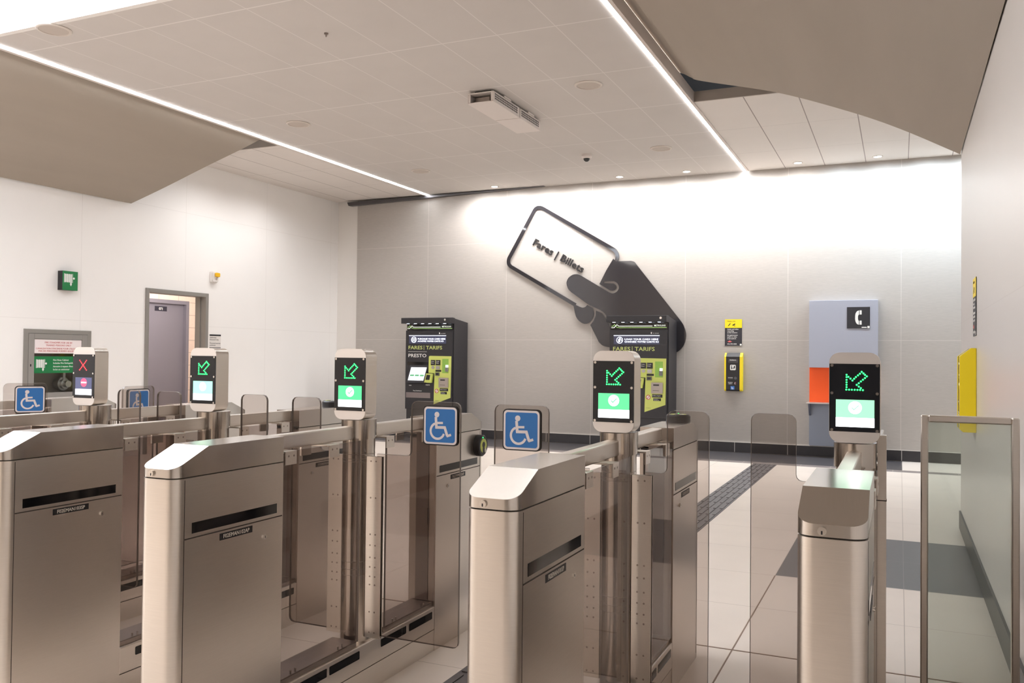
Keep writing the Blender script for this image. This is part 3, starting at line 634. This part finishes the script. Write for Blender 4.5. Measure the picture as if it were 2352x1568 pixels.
def help_box(F, label, DP=0.09):
    t = thing('help_box', label, 'help point', (0, 0, 0), 'yellow assistance help boxes')
    hw, hh, dp = 0.117, 0.505, DP
    Fs = F @ Matrix(((0, 0, 1, 0), (0, 1, 0, 0), (1, 0, 0, 0), (0, 0, 0, 1)))          # profile (w,v) extruded along u
    def side(u0, u1, m, name, d):
        mb = MB(Fs); mb.prism([(0.001, 0.0), (d-0.02, 0.0), (d, 0.018), (d, hh-0.05), (0.03, hh), (0.001, hh)], u0, u1, 'w'); return mb.build(name, m, t, bevel=0.002)
    side(-hw, -hw+0.022, yel, 'yellow_side', dp); side(hw-0.034, hw, yel, 'yellow_side', dp)
    side(-hw+0.022, hw-0.034, blackpl, 'body', dp-0.006)
    w = dp-0.006; uc = -0.006
    for bx in ((uc-0.06, uc+0.065, 0.376, 0.42), (uc-0.065, uc, 0.155, 0.19), (uc-0.065, uc, 0.085, 0.125)): MB(F).box(*bx, w, w+0.002).build('caption_plate', mat('caption_grey', (66, 62, 64), 0.5), t)
    text('lettering', 'Assistance', 0.020, white, t, F @ T(uc, 0.405, w+0.0025), 'CENTER', 0.02)
    text('lettering', 'Information', 0.013, white, t, F @ T(uc-0.06, 0.173, w+0.0025), 'LEFT', 0.02)
    text('lettering', 'Emergency', 0.013, white, t, F @ T(uc-0.06, 0.110, w+0.0025), 'LEFT', 0.02)
    text('lettering', 'Urgence', 0.013, white, t, F @ T(uc-0.055, 0.094, w+0.0025), 'LEFT', 0.02)
    m = MB(F); m.prism(rrect(uc-0.036, uc+0.038, 0.277, 0.347, 0.012, 4), w, w+0.002, 'w'); m.build('help_symbol_plate', white, t)
    m = MB(F); m.cyl((uc-0.016, 0.332), 0.007, w+0.002, w+0.003, 'w', 12); m.box(uc-0.022, uc-0.010, 0.29, 0.322, w+0.002, w+0.003); m.stroke([(uc-0.012, 0.305), (uc+0.01, 0.300), (uc+0.012, 0.315)], 0.006, w+0.002, w+0.003, 'w'); m.box(uc+0.014, uc+0.028, 0.30, 0.335, w+0.002, w+0.003); m.build('help_symbol', blackpl, t)
    m = MB(F); m.cyl((uc+0.034, 0.172), 0.019, w, w+0.004, 'w', 20); m.build('information_button', mat('button_grey', (82, 82, 84), 0.4), t)
    m = MB(F); m.cyl((uc+0.034, 0.103), 0.021, w, w+0.004, 'w', 20); m.build('emergency_button', mat('button_dark_red', (74, 26, 32), 0.4), t)
    m = MB(F); m.stroke(arc(uc+0.040, 0.103, 0.013, 110, 250, 8), 0.005, w+0.004, w+0.005, 'w'); m.build('handset_symbol', white, t)
    m = MB(F); m.box(uc-0.028, uc+0.022, 0.020, 0.066, w, w+0.002); b_ = m.build('blue_plate', mat('access_blue', (58, 118, 196), 0.5), t)
    m = MB(F); m.stroke([(uc-0.016, 0.055), (uc-0.004, 0.040), (uc+0.008, 0.040)], 0.005, w+0.002, w+0.003, 'w'); m.stroke(arc(uc-0.002, 0.038, 0.011, 150, 330, 8), 0.004, w+0.002, w+0.003, 'w'); m.build('blue_symbol', white, b_)
    return t
help_box(frame_back(-2.012, YB, 0.815), 'yellow and black help box on the grey back wall under its notice')
help_box(frame_right(XR, 5.955, 0.82), 'yellow help box on the right wall, seen from its yellow side')

PF = frame_back(0, YB, 0)
t = thing('public_telephone', 'tall grey-blue telephone station with an orange niche on the back wall', 'telephone', (0, 0, 0))
gb = mat('panel_grey_blue', (166, 168, 180), 0.45)
m = MB(PF); m.box(-1.06, -0.25, 1.142, 1.995, 0, 0.10); m.build('upper_panel', gb, t, bevel=0.003)
m = MB(PF); m.box(-1.06, -0.25, 0.69, 1.142, 0, 0.02); m.build('orange_back', mat('niche_orange', (255, 92, 22), 0.5), t)
m = MB(PF); m.box(-1.06, -0.25, 0.145, 0.69, 0, 0.045); m.build('lower_panel', mat('panel_slate', (140, 146, 160), 0.45), t)
m = MB(PF); m.box(-1.085, -0.235, 0.682, 0.700, 0.0, 0.17); m.build('shelf', mat('shelf_metal', (0.75, 0.73, 0.72), 0.3, 1.0, raw=True), t, bevel=0.004)
m = MB(PF @ Matrix(((0, 0, 1, 0), (0, 1, 0, 0), (1, 0, 0, 0), (0, 0, 0, 1)))); m.prism([(0.045, 0.53), (0.06, 0.53), (0.15, 0.66), (0.15, 0.682), (0.045, 0.682)], -1.062, -1.040, 'w'); m.build('shelf_bracket', mat('bracket_slate', (92, 96, 112), 0.5), t)
m = MB(PF); m.box(-0.66, -0.56, 0.76, 1.06, 0.02, 0.10); ph = m.build('telephone', blackpl, t, bevel=0.01)
m = MB(PF); m.stroke([(-0.64, 0.80), (-0.65, 0.9), (-0.64, 1.02)], 0.035, 0.10, 0.135, 'w'); m.build('handset', blackpl, ph, bevel=0.006)
t2 = thing('telephone_sign', 'black square sign with a white handset symbol on the grey-blue panel', 'sign', (0, 0, 0))
P2 = frame_back(-0.475, YB-0.10, 1.772)
MB(P2).box(-0.134, 0.134, -0.134, 0.134, 0.0005, 0.004).build('plate', mat('sign_charcoal', (44, 42, 46), 0.5), t2)
m = MB(P2)
k = 0.000476; cx_, cy_ = 1415, 540
Q = lambda a, b: ((a-cx_)*k, -(b-cy_)*k)
m.prism([Q(*p) for p in ((1430, 350), (1400, 358), (1368, 385), (1345, 430), (1335, 490), (1334, 580), (1345, 640), (1368, 690), (1400, 718), (1430, 725), (1430, 628), (1416, 610), (1406, 575), (1406, 500), (1416, 470), (1430, 455))], 0.004, 0.006, 'w')
m.prism([Q(*p) for p in ((1445, 347), (1494, 347), (1494, 458), (1445, 458))], 0.004, 0.006, 'w'); m.prism([Q(*p) for p in ((1445, 617), (1494, 617), (1494, 723), (1445, 723))], 0.004, 0.006, 'w')
m.build('handset_symbol', white, t2)
MB(P2).box(0.038, 0.098, -0.127, -0.115, 0.004, 0.006).build('white_bar', white, t2); MB(P2).box(0.105, 0.130, -0.130, -0.104, 0.004, 0.006).build('white_square', white, t2)

# ================================================================ TACTILE STRIP
tac = mat('tactile_tile', (94, 88, 87), 0.6, noise=(25, 0.05, (1, 1, 1)))
m = MB(); m.box(-1.585, -1.320, 1.2, 10.57, 0.0, 0.003)
for i in range(5):
    x = -1.560+i*0.0535
    y = 1.25
    while y < 10.5:
        m.box(x-0.012, x+0.012, y, y+0.27, 0.003, 0.0075); y += 0.30
tag(m.build('tactile_strip', tac), 'dark grey ribbed tactile guide strip running along the pale floor to the back wall', 'tactile paving')

# ================================================================ FARE GATES
led_g = mat('led_green', (40, 255, 100), 0.4, emit=4.5)
led_r = mat('led_red', (255, 44, 52), 0.4, emit=4.5)
panel_blk = mat('reader_panel', (24, 27, 33), 0.22)
ARROW = [(420, 440), (420, 470), (420, 505), (420, 537), (420, 568), (420, 598), (418, 630), (445, 630), (472, 630), (500, 630), (527, 630), (553, 630), (580, 632), (560, 607), (540, 588), (520, 566), (540, 545), (560, 522), (580, 500), (600, 478), (618, 456), (600, 438), (585, 419), (568, 400), (551, 424), (532, 445), (512, 467), (495, 489), (478, 512), (458, 488), (438, 466)]
CROSS = [(410+i*22, 420+i*27) for i in range(8)]+[(564-i*22, 420+i*27) for i in range(8)]
PH = 0.105                      # half width helper for text
blue = mat('access_sticker_blue', (48, 116, 186), 0.5)
stk_w = mat('sticker_white', (232, 222, 222), 0.5)
def sticker(F, parent, size=0.133):
    """accessibility sticker, local frame: u right, v up, w toward the viewer; centred"""
    h = size/2
    m = MB(F); m.m = 0; m.prism(rrect(-h-0.004, h+0.004, -h-0.004, h+0.004, 0.016, 5), 0, 0.0006, 'w')
    m.m = 1; m.prism(rrect(-h, h, -h, h, 0.014, 5), 0.0006, 0.0011, 'w')
    m.m = 2; m.prism(rrect(-h+0.007, h-0.007, -h+0.007, h-0.007, 0.009, 5), 0.0011, 0.0016, 'w')
    m.m = 1; s = size
    def q(a, b): return (((a-343)/482.0-0.5)*s, (0.5-(b-0.04*(a-343)-232)/540.0)*s)
    a, b = 0.0016, 0.0021
    m.cyl(q(535, 350), 0.074*s, a, b+0.00015, 'w', 18)
    m.stroke([q(519, 385), q(530, 535), q(652, 538), q(690, 662)], 0.075*s, a, b, 'w')
    m.stroke([q(520, 472), q(625, 472)], 0.06*s, a, b+0.00015, 'w')
    m.stroke([q(680, 664), q(745, 642)], 0.065*s, a, b+0.0003, 'w')
    c = q(545, 588); m.stroke(arc(c[0], c[1], 0.21*s, 112, 340, 20), 0.062*s, a, b-0.00015, 'w')
    return m.build('accessibility_sticker', [blackpl, stk_w, blue], parent)

def gate(X, dy, label, plate, screen, left=None, right=None, disc=None, lopen=90, ropen=90, ys=0.0, right_strip=False):
    """one fare gate lane divider; local origin at its centre on the floor, +y away from the camera"""
    t = thing('fare_gate', label, 'fare gate', (X, 2.725+dy, 0), 'stainless steel fare gates')
    hw = 0.065
    def cabinet(s):
        """s=-1 near cabinet, s=+1 far cabinet"""
        yi, yo = 0.50, 0.955                      # inner and outer end (distance from the centre)
        def P(pts): return [(x, s*y) for x, y in pts]
        r = 0.032
        nose = [(-hw, yo-r)]+[(-hw+r-r*math.cos(R(a)), yo-r+r*math.sin(R(a))) for a in (15, 30, 45, 60, 75, 90)]+[(hw-r+r*math.sin(R(a)), yo-r+r*math.cos(R(a))) for a in (0, 15, 30, 45, 60, 75, 90)]
        plan = [(-hw, yi)]+nose+[(hw, yi)]
        m = MB(); m.prism(P(plan), 0.0, 0.9025, 'z')
        body = m.build('cabinet', steel, t, smooth=35)
        m = MB()                                  # cap with sloping nose
        yb = yo-0.125
        top = lambda y: 0.985 if y <= yb else 0.985-(y-yb)/(yo-yb)*0.055
        np_ = [(-hw, yb)]+nose+[(hw, yb)]
        n = len(np_)
        vs = [(x, s*y, 0.906) for x, y in np_]+[(x, s*y, top(y)) for x, y in np_]
        m.add(vs, [list(range(n))[::-1], list(range(n, 2*n))]+[(i, i+1, n+i+1, n+i) for i in range(n-1)])
        m.add([(-hw, s*yi, 0.906), (-hw, s*yb, 0.906), (hw, s*yb, 0.906), (hw, s*yi, 0.906), (-hw, s*yi, 0.985), (-hw, s*yb, 0.985), (hw, s*yb, 0.985), (hw, s*yi, 0.985)],
              [(0, 1, 2, 3), (7, 6, 5, 4), (0, 4, 5, 1), (2, 6, 7, 3), (3, 7, 4, 0)])
        cap = m.build('cabinet_cap', steel_c, t, smooth=35)
        m = MB(); m.prism(P([(x*0.96, yi+(y-yi)*0.99) for x, y in plan]), 0.896, 0.911, 'z'); m.build('cap_joint', seam, cap)
        # service panel seam, display strip, name plate, lock on both faces
        for sx in (1, -1):
            if s > 0 and sx < 0: continue
            F = Matrix(((0, 0, sx, sx*hw), (sx, 0, 0, 0), (0, 1, 0, 0), (0, 0, 0, 1)))     # u=+y seen from +x, v=z
            def U(y): return sx*s*y
            a, b = sorted((U(yi+0.004), U(yo-0.04)))
            m = MB(F); m.box(a, b, 0.733, 0.7365, -0.001, 0.0006); m.build('panel_joint', seam, body)
            e = U(yo-0.038); m = MB(F); m.box(e-0.001, e+0.001, 0.02, 0.898, -0.001, 0.0006); m.build('panel_edge', seam, body)
            a, b = sorted((U(yi+0.03), U(yo-0.066)))
            m = MB(F); m.box(a, b, 0.747, 0.777, 0.0, 0.001); m.build('sensor_strip', blackgloss, body)
            a, b = (-0.78, -0.642) if s < 0 else (0.63, 0.768)
            if sx < 0: a, b = -b, -a
            m = MB(F); m.box(a, b, 0.707, 0.727, 0.0, 0.001); m.build('name_plate', blackpl, body)
            if plate: text('plate_lettering', plate, 0.0165, mat('plate_print', (214, 206, 196), 0.6), body, F @ T((a+b)/2, 0.7115, 0.0012), 'CENTER', 0.012, 0.0002, 0.98)
            c = (U(0.588) if s < 0 else U(0.60), 0.683)
            m = MB(F); m.cyl(c, 0.0075, 0, 0.005, 'w', 16); lk = m.build('panel_lock', chrome, body)
            m = MB(F); m.box(c[0]-0.001, c[0]+0.001, c[1]-0.003, c[1]+0.003, 0.005, 0.0055); m.build('keyhole', blackpl, body)
        if s < 0:
            m = MB(); m.cyl((-0.017, 0.917), 0.0085, -yo-0.005, -yo, 'y', 16); m.build('nose_lock', steel, cap)
            m = MB(); m.box(-0.0185, -0.0155, -yo-0.0056, -yo-0.005, 0.911, 0.918); m.build('keyhole', blackpl, cap)
        # end frame towards the post
        m = MB(); m.box(-0.03, 0.03, s*yi-(0.004 if s > 0 else 0), s*yi+(0.004 if s < 0 else 0), 0.21, 0.93); m.build('end_plate', steel_d, body)
        if s > 0: MB().box(-0.005, 0.03, yi-0.012, yi-0.004, 0.53, 0.60).build('latch', steel_d, body)
        return body, cap
    cabinet(-1); fb, fc = cabinet(1)
    # rails into the post
    m = MB(); m.box(-0.02, 0.02, -0.50, -0.045, 0.935, 0.984); m.build('rail', steel, t, bevel=0.004)
    m = MB(); m.box(-0.02, 0.02, 0.085, 0.50, 0.935, 0.984); m.build('rail', steel, t, bevel=0.004)
    # post: rounded column and wider collar under the reader
    yc = 0.018
    def stad(hx, hy, n=10): 
        return [(hx*math.cos(R(a)), yc+(hy-hx)+hx*math.sin(R(a))) for a in [180*i/n for i in range(n+1)]]+[(-hx*math.cos(R(a)), yc-(hy-hx)-hx*math.sin(R(a))) for a in [180*i/n for i in range(n+1)]]
    m = MB(); m.prism(stad(0.054, 0.066), 0.187, 0.935, 'z'); m.prism(stad(0.0585, 0.0715), 0.935, 1.006, 'z')
    post = m.build('post', steel_v, t, smooth=40)
    for z in (0.879, 0.863, 0.852, 0.483, 0.456, 0.434): MB().prism(stad(0.0545, 0.0665), z-0.0008, z+0.0008, 'z').build('post_ring', steel_d, post, smooth=40)
    # plinth with sensor windows
    m = MB(); m.box(-hw, hw, -0.50, 0.50, 0.09, 0.187); pl = m.build('plinth', steel, t, bevel=0.004)
    m = MB(); m.box(-hw+0.002, hw-0.002, -0.50, 0.50, 0.0, 0.088); m.build('kick_plate', steel, t)
    for a, b in ((-0.43, -0.255), (-0.24, -0.058), (0.085, 0.268), (0.292, 0.478)):
        for sx in (1, -1): MB().prism(rrect(a, b, 0.140, 0.170, 0.004, 3), sx*hw, sx*(hw+0.001), 'x').build('sensor_window', blackgloss, pl)
    for y in (-0.42, -0.16, 0.20, 0.42):
        for dx in (-0.012, 0.012): MB().cyl((0.050, y+dx), 0.004, 0.206, 0.218, 'z', 10).build('glass_clip', chrome, pl)
    # fixed glass below the rails
    for a, b, br in ((-0.495, -0.065, (-0.465, -0.23)), (0.115, 0.495, (0.13, 0.40))):
        m = MB(); m.box(0.056, 0.062, a, b, 0.205, 0.935); gl = m.build('infill_glass', smoked_fix, t)
        e_ = b if a < 0 else a; MB().box(0.0555, 0.0625, e_-0.001, e_+0.001, 0.205, 0.935).build('glass_edge', edge, gl)
        for y in br:
            m = MB(); m.box(0.0625, 0.068, y-0.028, y+0.028, 0.892, 0.936); m.box(-0.060, 0.0625, y-0.028, y+0.028, 0.930, 0.936); m.box(-0.060, -0.0525, y-0.028, y+0.028, 0.892, 0.930)
            bk = m.build('glass_bracket', steel, t, bevel=0.001)
            for d in (-0.013, 0.013): MB().cyl((y+d, 0.920), 0.0035, 0.068, 0.0685, 'x', 10).build('bracket_screw', steel_d, bk)
        m = MB(); m.box(-0.05, 0.055, a, b, 0.187, 0.206); m.build('glass_sill', steel_d, t)
    # reader head
    Hw, zb, HH = 0.069, 1.008, 0.262
    hy0, hy1 = -0.045, 0.026
    m = MB(); m.prism(rrect(-Hw, Hw, zb, zb+HH, 0.030, 7), hy0, hy1, 'y'); hd = m.build('reader_head', steel, t, smooth=35)
    F = Matrix(((1, 0, 0, 0), (0, 0, -1, hy0), (0, 1, 0, zb), (0, 0, 0, 1)))
    m = MB(F); m.prism(rrect(-Hw+0.0005, Hw-0.0005, 0.0005, HH-0.0005, 0.0295, 7), 0, 0.0015, 'w'); m.build('head_face', steel_l, hd)
    v = lambda p: HH*(1-(p-155)/1155.0)
    m = MB(F); m.box(-Hw+0.001, Hw-0.001, v(1165), v(300), 0.0015, 0.0035); m.build('display_panel', panel_blk, hd)
    for uu in (-0.061, 0.061):
        for vv in (321, 675, 1145): MB(F).cyl((uu, v(vv)), 0.0042, 0.0035, 0.0055, 'w', 14).build('panel_screw', chrome, hd)
    ucol, dots, dotm = screen['led']
    m = MB(F)
    for a, b in dots: m.cyl(((a-497)*0.000275, v(b)), 0.0025, 0.0035, 0.0045, 'w', 10)
    m.build('led_arrow' if dots is ARROW else 'led_cross', dotm, hd)
    u0, u1 = -0.050, 0.0535; va, vb, vc = v(757), v(985), v(1104)
    m = MB(F); m.m = 0; m.box(u0, u1, vb, va, 0.0035, 0.0042)
    m.m = 1; m.box(u0, u1, vc, vb, 0.0035, 0.0042)
    c = (0.002, v(858))
    if dots is ARROW:
        m.m = 1; m.cyl(c, 0.0182, 0.0042, 0.0046, 'w', 24)
        m.m = 0; m.stroke([(c[0]-0.009, c[1]+0.0005), (c[0]-0.003, c[1]-0.006), (c[0]+0.010, c[1]+0.007)], 0.003, 0.0046, 0.005, 'w')
    else:
        m.m = 2; m.cyl((0.004, v(858)), 0.0195, 0.0042, 0.0046, 'w', 24)
        m.m = 1; m.box(-0.0125, 0.0205, v(858)-0.003, v(858)+0.003, 0.0046, 0.005)
    m.build('status_screen', screen['mats'], hd)
    for s, pv, sz in screen['text']: text('screen_lettering', s, sz, screen['tm'], hd, F @ T(0.002, v(pv), 0.0044), 'CENTER', 0, 0.0002)
    if screen.get('hood'): pass
    # swing paddles
    def paddle(side, kind, ang):
        b0, b1 = (0.175, 0.375) if kind == 'wide' else (0.10, 0.232)
        z0, zc_, z1 = 0.215, 0.882, 1.082
        pts = [(0.03, z0)]+[(b1-0.02+0.02*math.cos(R(a)), z0+0.02+0.02*math.sin(R(a))) for a in (-90, -60, -30, 0)]
        pts += [(b1-0.022+0.022*math.cos(R(a)), z1-0.022+0.022*math.sin(R(a))) for a in (0, 30, 60, 90)]
        pts += [(b0+0.022+0.022*math.cos(R(a)), z1-0.022+0.022*math.sin(R(a))) for a in (90, 120, 150, 180)]
        pts += [(b0-0.018+0.018*math.cos(R(a)), zc_+0.018+0.018*math.sin(R(a))) for a in (0, -30, -60, -90)]
        pts += [(0.03, zc_)]
        M = Matrix.Translation((side*hw, ys if ang != 90 else 0, 0)) @ Matrix.Rotation(R(ang-90) if side < 0 else R(90-ang), 4, 'Z') @ Matrix.Diagonal((side, 1, 1, 1))
        if ang != 90: M = Matrix.Translation((side*hw, 0.0+ys, 0)) @ Matrix.Rotation(side*R(90-ang), 4, 'Z') @ Matrix.Diagonal((side, 1, 1, 1))
        m = MB(M); m.prism(pts, -0.005, 0.005, 'y'); p = m.build('glass_paddle', smoked, t)
        e = MB(M); n = len(pts)
        for i in range(n-1):
            if i == 0 and False: continue
            (x0, za), (x1, zb_) = pts[i], pts[i+1]
            d = Vector((x1-x0, zb_-za)); nn = Vector((d.y, -d.x)).normalized()*0.0006
            e.add([(x0, -0.005, za), (x1, -0.005, zb_), (x1, 0.005, zb_), (x0, 0.005, za), (x0+nn.x, -0.005, za+nn.y), (x1+nn.x, -0.005, zb_+nn.y), (x1+nn.x, 0.005, zb_+nn.y), (x0+nn.x, 0.005, za+nn.y)],
                  [(0, 1, 2, 3), (7, 6, 5, 4), (0, 4, 5, 1), (3, 2, 6, 7), (0, 3, 7, 4), (1, 5, 6, 2)])
        e.build('paddle_edge', edge, p)
        m = MB(M); m.box(-0.012, 0.052, -0.010, -0.0055, 0.205, 0.872); m.box(-0.012, 0.052, 0.0055, 0.010, 0.205, 0.872); m.box(-0.012, 0.030, -0.0055, 0.0055, 0.205, 0.872); cl = m.build('hinge_strip', steel, t)
        for z in (0.855, 0.72, 0.585, 0.545, 0.50, 0.465, 0.43, 0.40, 0.30, 0.225):
            for x in (0.008, 0.030): MB(M).cyl((x, z), 0.0032, -0.0108, -0.010, 'y', 10).build('hinge_screw', steel_d, cl)
        if kind == 'wide':
            uc = b1-0.073-0.006 if side > 0 else b0+0.104
            Fk = M @ Matrix.Translation((uc if side > 0 else b0+0.098, -0.0055, 0.998)) @ Matrix(((side, 0, 0, 0), (0, 0, -1, 0), (0, 1, 0, 0), (0, 0, 0, 1)))
            sticker(Fk, p)
            sticker(Fk @ Matrix.Translation((0, 0, -0.011)) @ Matrix.Rotation(R(180), 4, 'Y'), p)
        return p
    if left: paddle(-1, left, lopen)
    if right: paddle(1, right, ropen)
    if right_strip:
        m = MB(); m.box(hw-0.004, hw+0.020, 0.0, 0.03, 0.205, 1.03); hs = m.build('hinge_strip', steel, t)
        m = MB(); m.box(hw-0.005, hw+0.021, -0.001, 0.031, 0.840, 0.843); m.build('strip_joint', seam, hs)
    # card reader pad on the far cabinet
    def pad(M, tone):
        m = MB(M); m.cyl((0, 0), 0.050, 0, 0.024, 'w', 32); m.cyl((0, 0), 0.050, 0.024, 0.030, 'w', 32, r2=0.044); p = m.build('card_reader', blackpl, t, smooth=40)
        m = MB(M); m.cyl((0, 0), 0.033, 0.030, 0.0310, 'w', 28); m.build('reader_ring', lime, p)
        m = MB(M); m.cyl((0, 0.004), 0.014, 0.031, 0.0318, 'w', 16); m.box(-0.009, 0.009, -0.034, -0.008, 0.031, 0.0318); m.build('reader_symbol', blackpl, p)
        m = MB(M); m.cyl((-0.008, 0.038), 0.0028, 0.030, 0.032, 'w', 10); m.build('reader_led', led_g, p)
        m = MB(M); m.prism([(0.010, -0.020), (0.026, -0.010), (0.030, -0.028), (0.016, -0.036)], 0.031, 0.032, 'w'); m.build('reader_hand_mark', white, p)
    if disc == 'side': pad(Matrix(((0, 0, 1, hw), (1, 0, 0, 0.893), (0, 1, 0, 0.832), (0, 0, 0, 1))), 1)
    if disc == 'top': pad(Matrix.Translation((0, 0.845, 0.985)), 1)
    return t

def green_screen(k, tint, wh):
    return dict(led=(None, ARROW, led_g), mats=[mat('screen_green_%d' % k, tint, 0.3, emit=wh*0.85), mat('screen_white_%d' % k, (250, 252, 255), 0.3, emit=wh)],
                text=(('Exit', 1030, 0.008), ('Sortie', 1082, 0.008)), tm=mat('screen_print_%d' % k, (222, 228, 232), 0.4, emit=wh*0.8))
scr_x = dict(led=(None, CROSS, led_r), mats=[mat('screen_navy', (78, 82, 112), 0.3, emit=0.9), mat('screen_white_x', (236, 240, 250), 0.3, emit=1.0), mat('screen_pink', (226, 82, 116), 0.3, emit=0.9)],
             text=(('Not in Service', 1030, 0.0105), ('Hors service', 1082, 0.0105)), tm=mat('screen_print_x', (130, 136, 150), 0.4, emit=0.6))
gate(-0.120, 0.010, 'right-most fare gate, seen nearly end-on beside the framed glass panel', '', green_screen(0, (110, 168, 132), 3.0), left='narrow', right_strip=True)
gate(-0.838, -0.015, 'fare gate in the centre right, its nose facing the camera, plate ending 101SP', 'F02EMAN101SP', green_screen(1, (80, 180, 123), 1.8), left='wide', right='narrow', disc='top')
gate(-1.860, 0.0, 'fare gate left of centre at the front, plate ending 102AP, round reader on its side', 'F02EMAN102AP', green_screen(2, (76, 197, 132), 1.3), left='narrow', right='wide', disc='side')
gate(-2.620, 0.05, 'front left fare gate cut by the picture edge, plate ending 103SP', 'F02EMAN103SP', green_screen(3, (150, 218, 198), 1.3), left='narrow', right='narrow', disc='top')
gate(-3.355, 0.085, 'fare gate on the left with a red X on its reader', '', scr_x, left='wide', right='narrow', lopen=3, ys=0.06)
gate(-4.375, 0.12, 'farthest left fare gate, only its far cabinet and open blue-stickered paddle showing', '', scr_x, right='wide', ropen=37, ys=0.0)

# ================================================================ FRAMED GLASS PANEL BY THE RIGHT WALL
t = thing('glass_barrier_panel', 'steel-framed glass barrier panel between the last gate and the right wall', 'glass panel', (0.22, 3.40, 0))
x0, x1, zt, w = -0.152, 0.152, 1.056, 0.024
m = MB(); m.box(x0, x0+w, -0.02, 0.02, 0, zt); m.box(x1-w, x1, -0.02, 0.02, 0, zt); m.box(x0+w, x1-w, -0.02, 0.02, zt-w, zt); m.box(x0+w, x1-w, -0.02, 0.02, 0.06, 0.06+w)
m.build('frame', steel, t, bevel=0.004, seg=1)
MB().box(x0+w-.004, x1-w+.004, -0.004, 0.004, 0.08, zt-w+.004).build('glass_pane', greenglass, t)
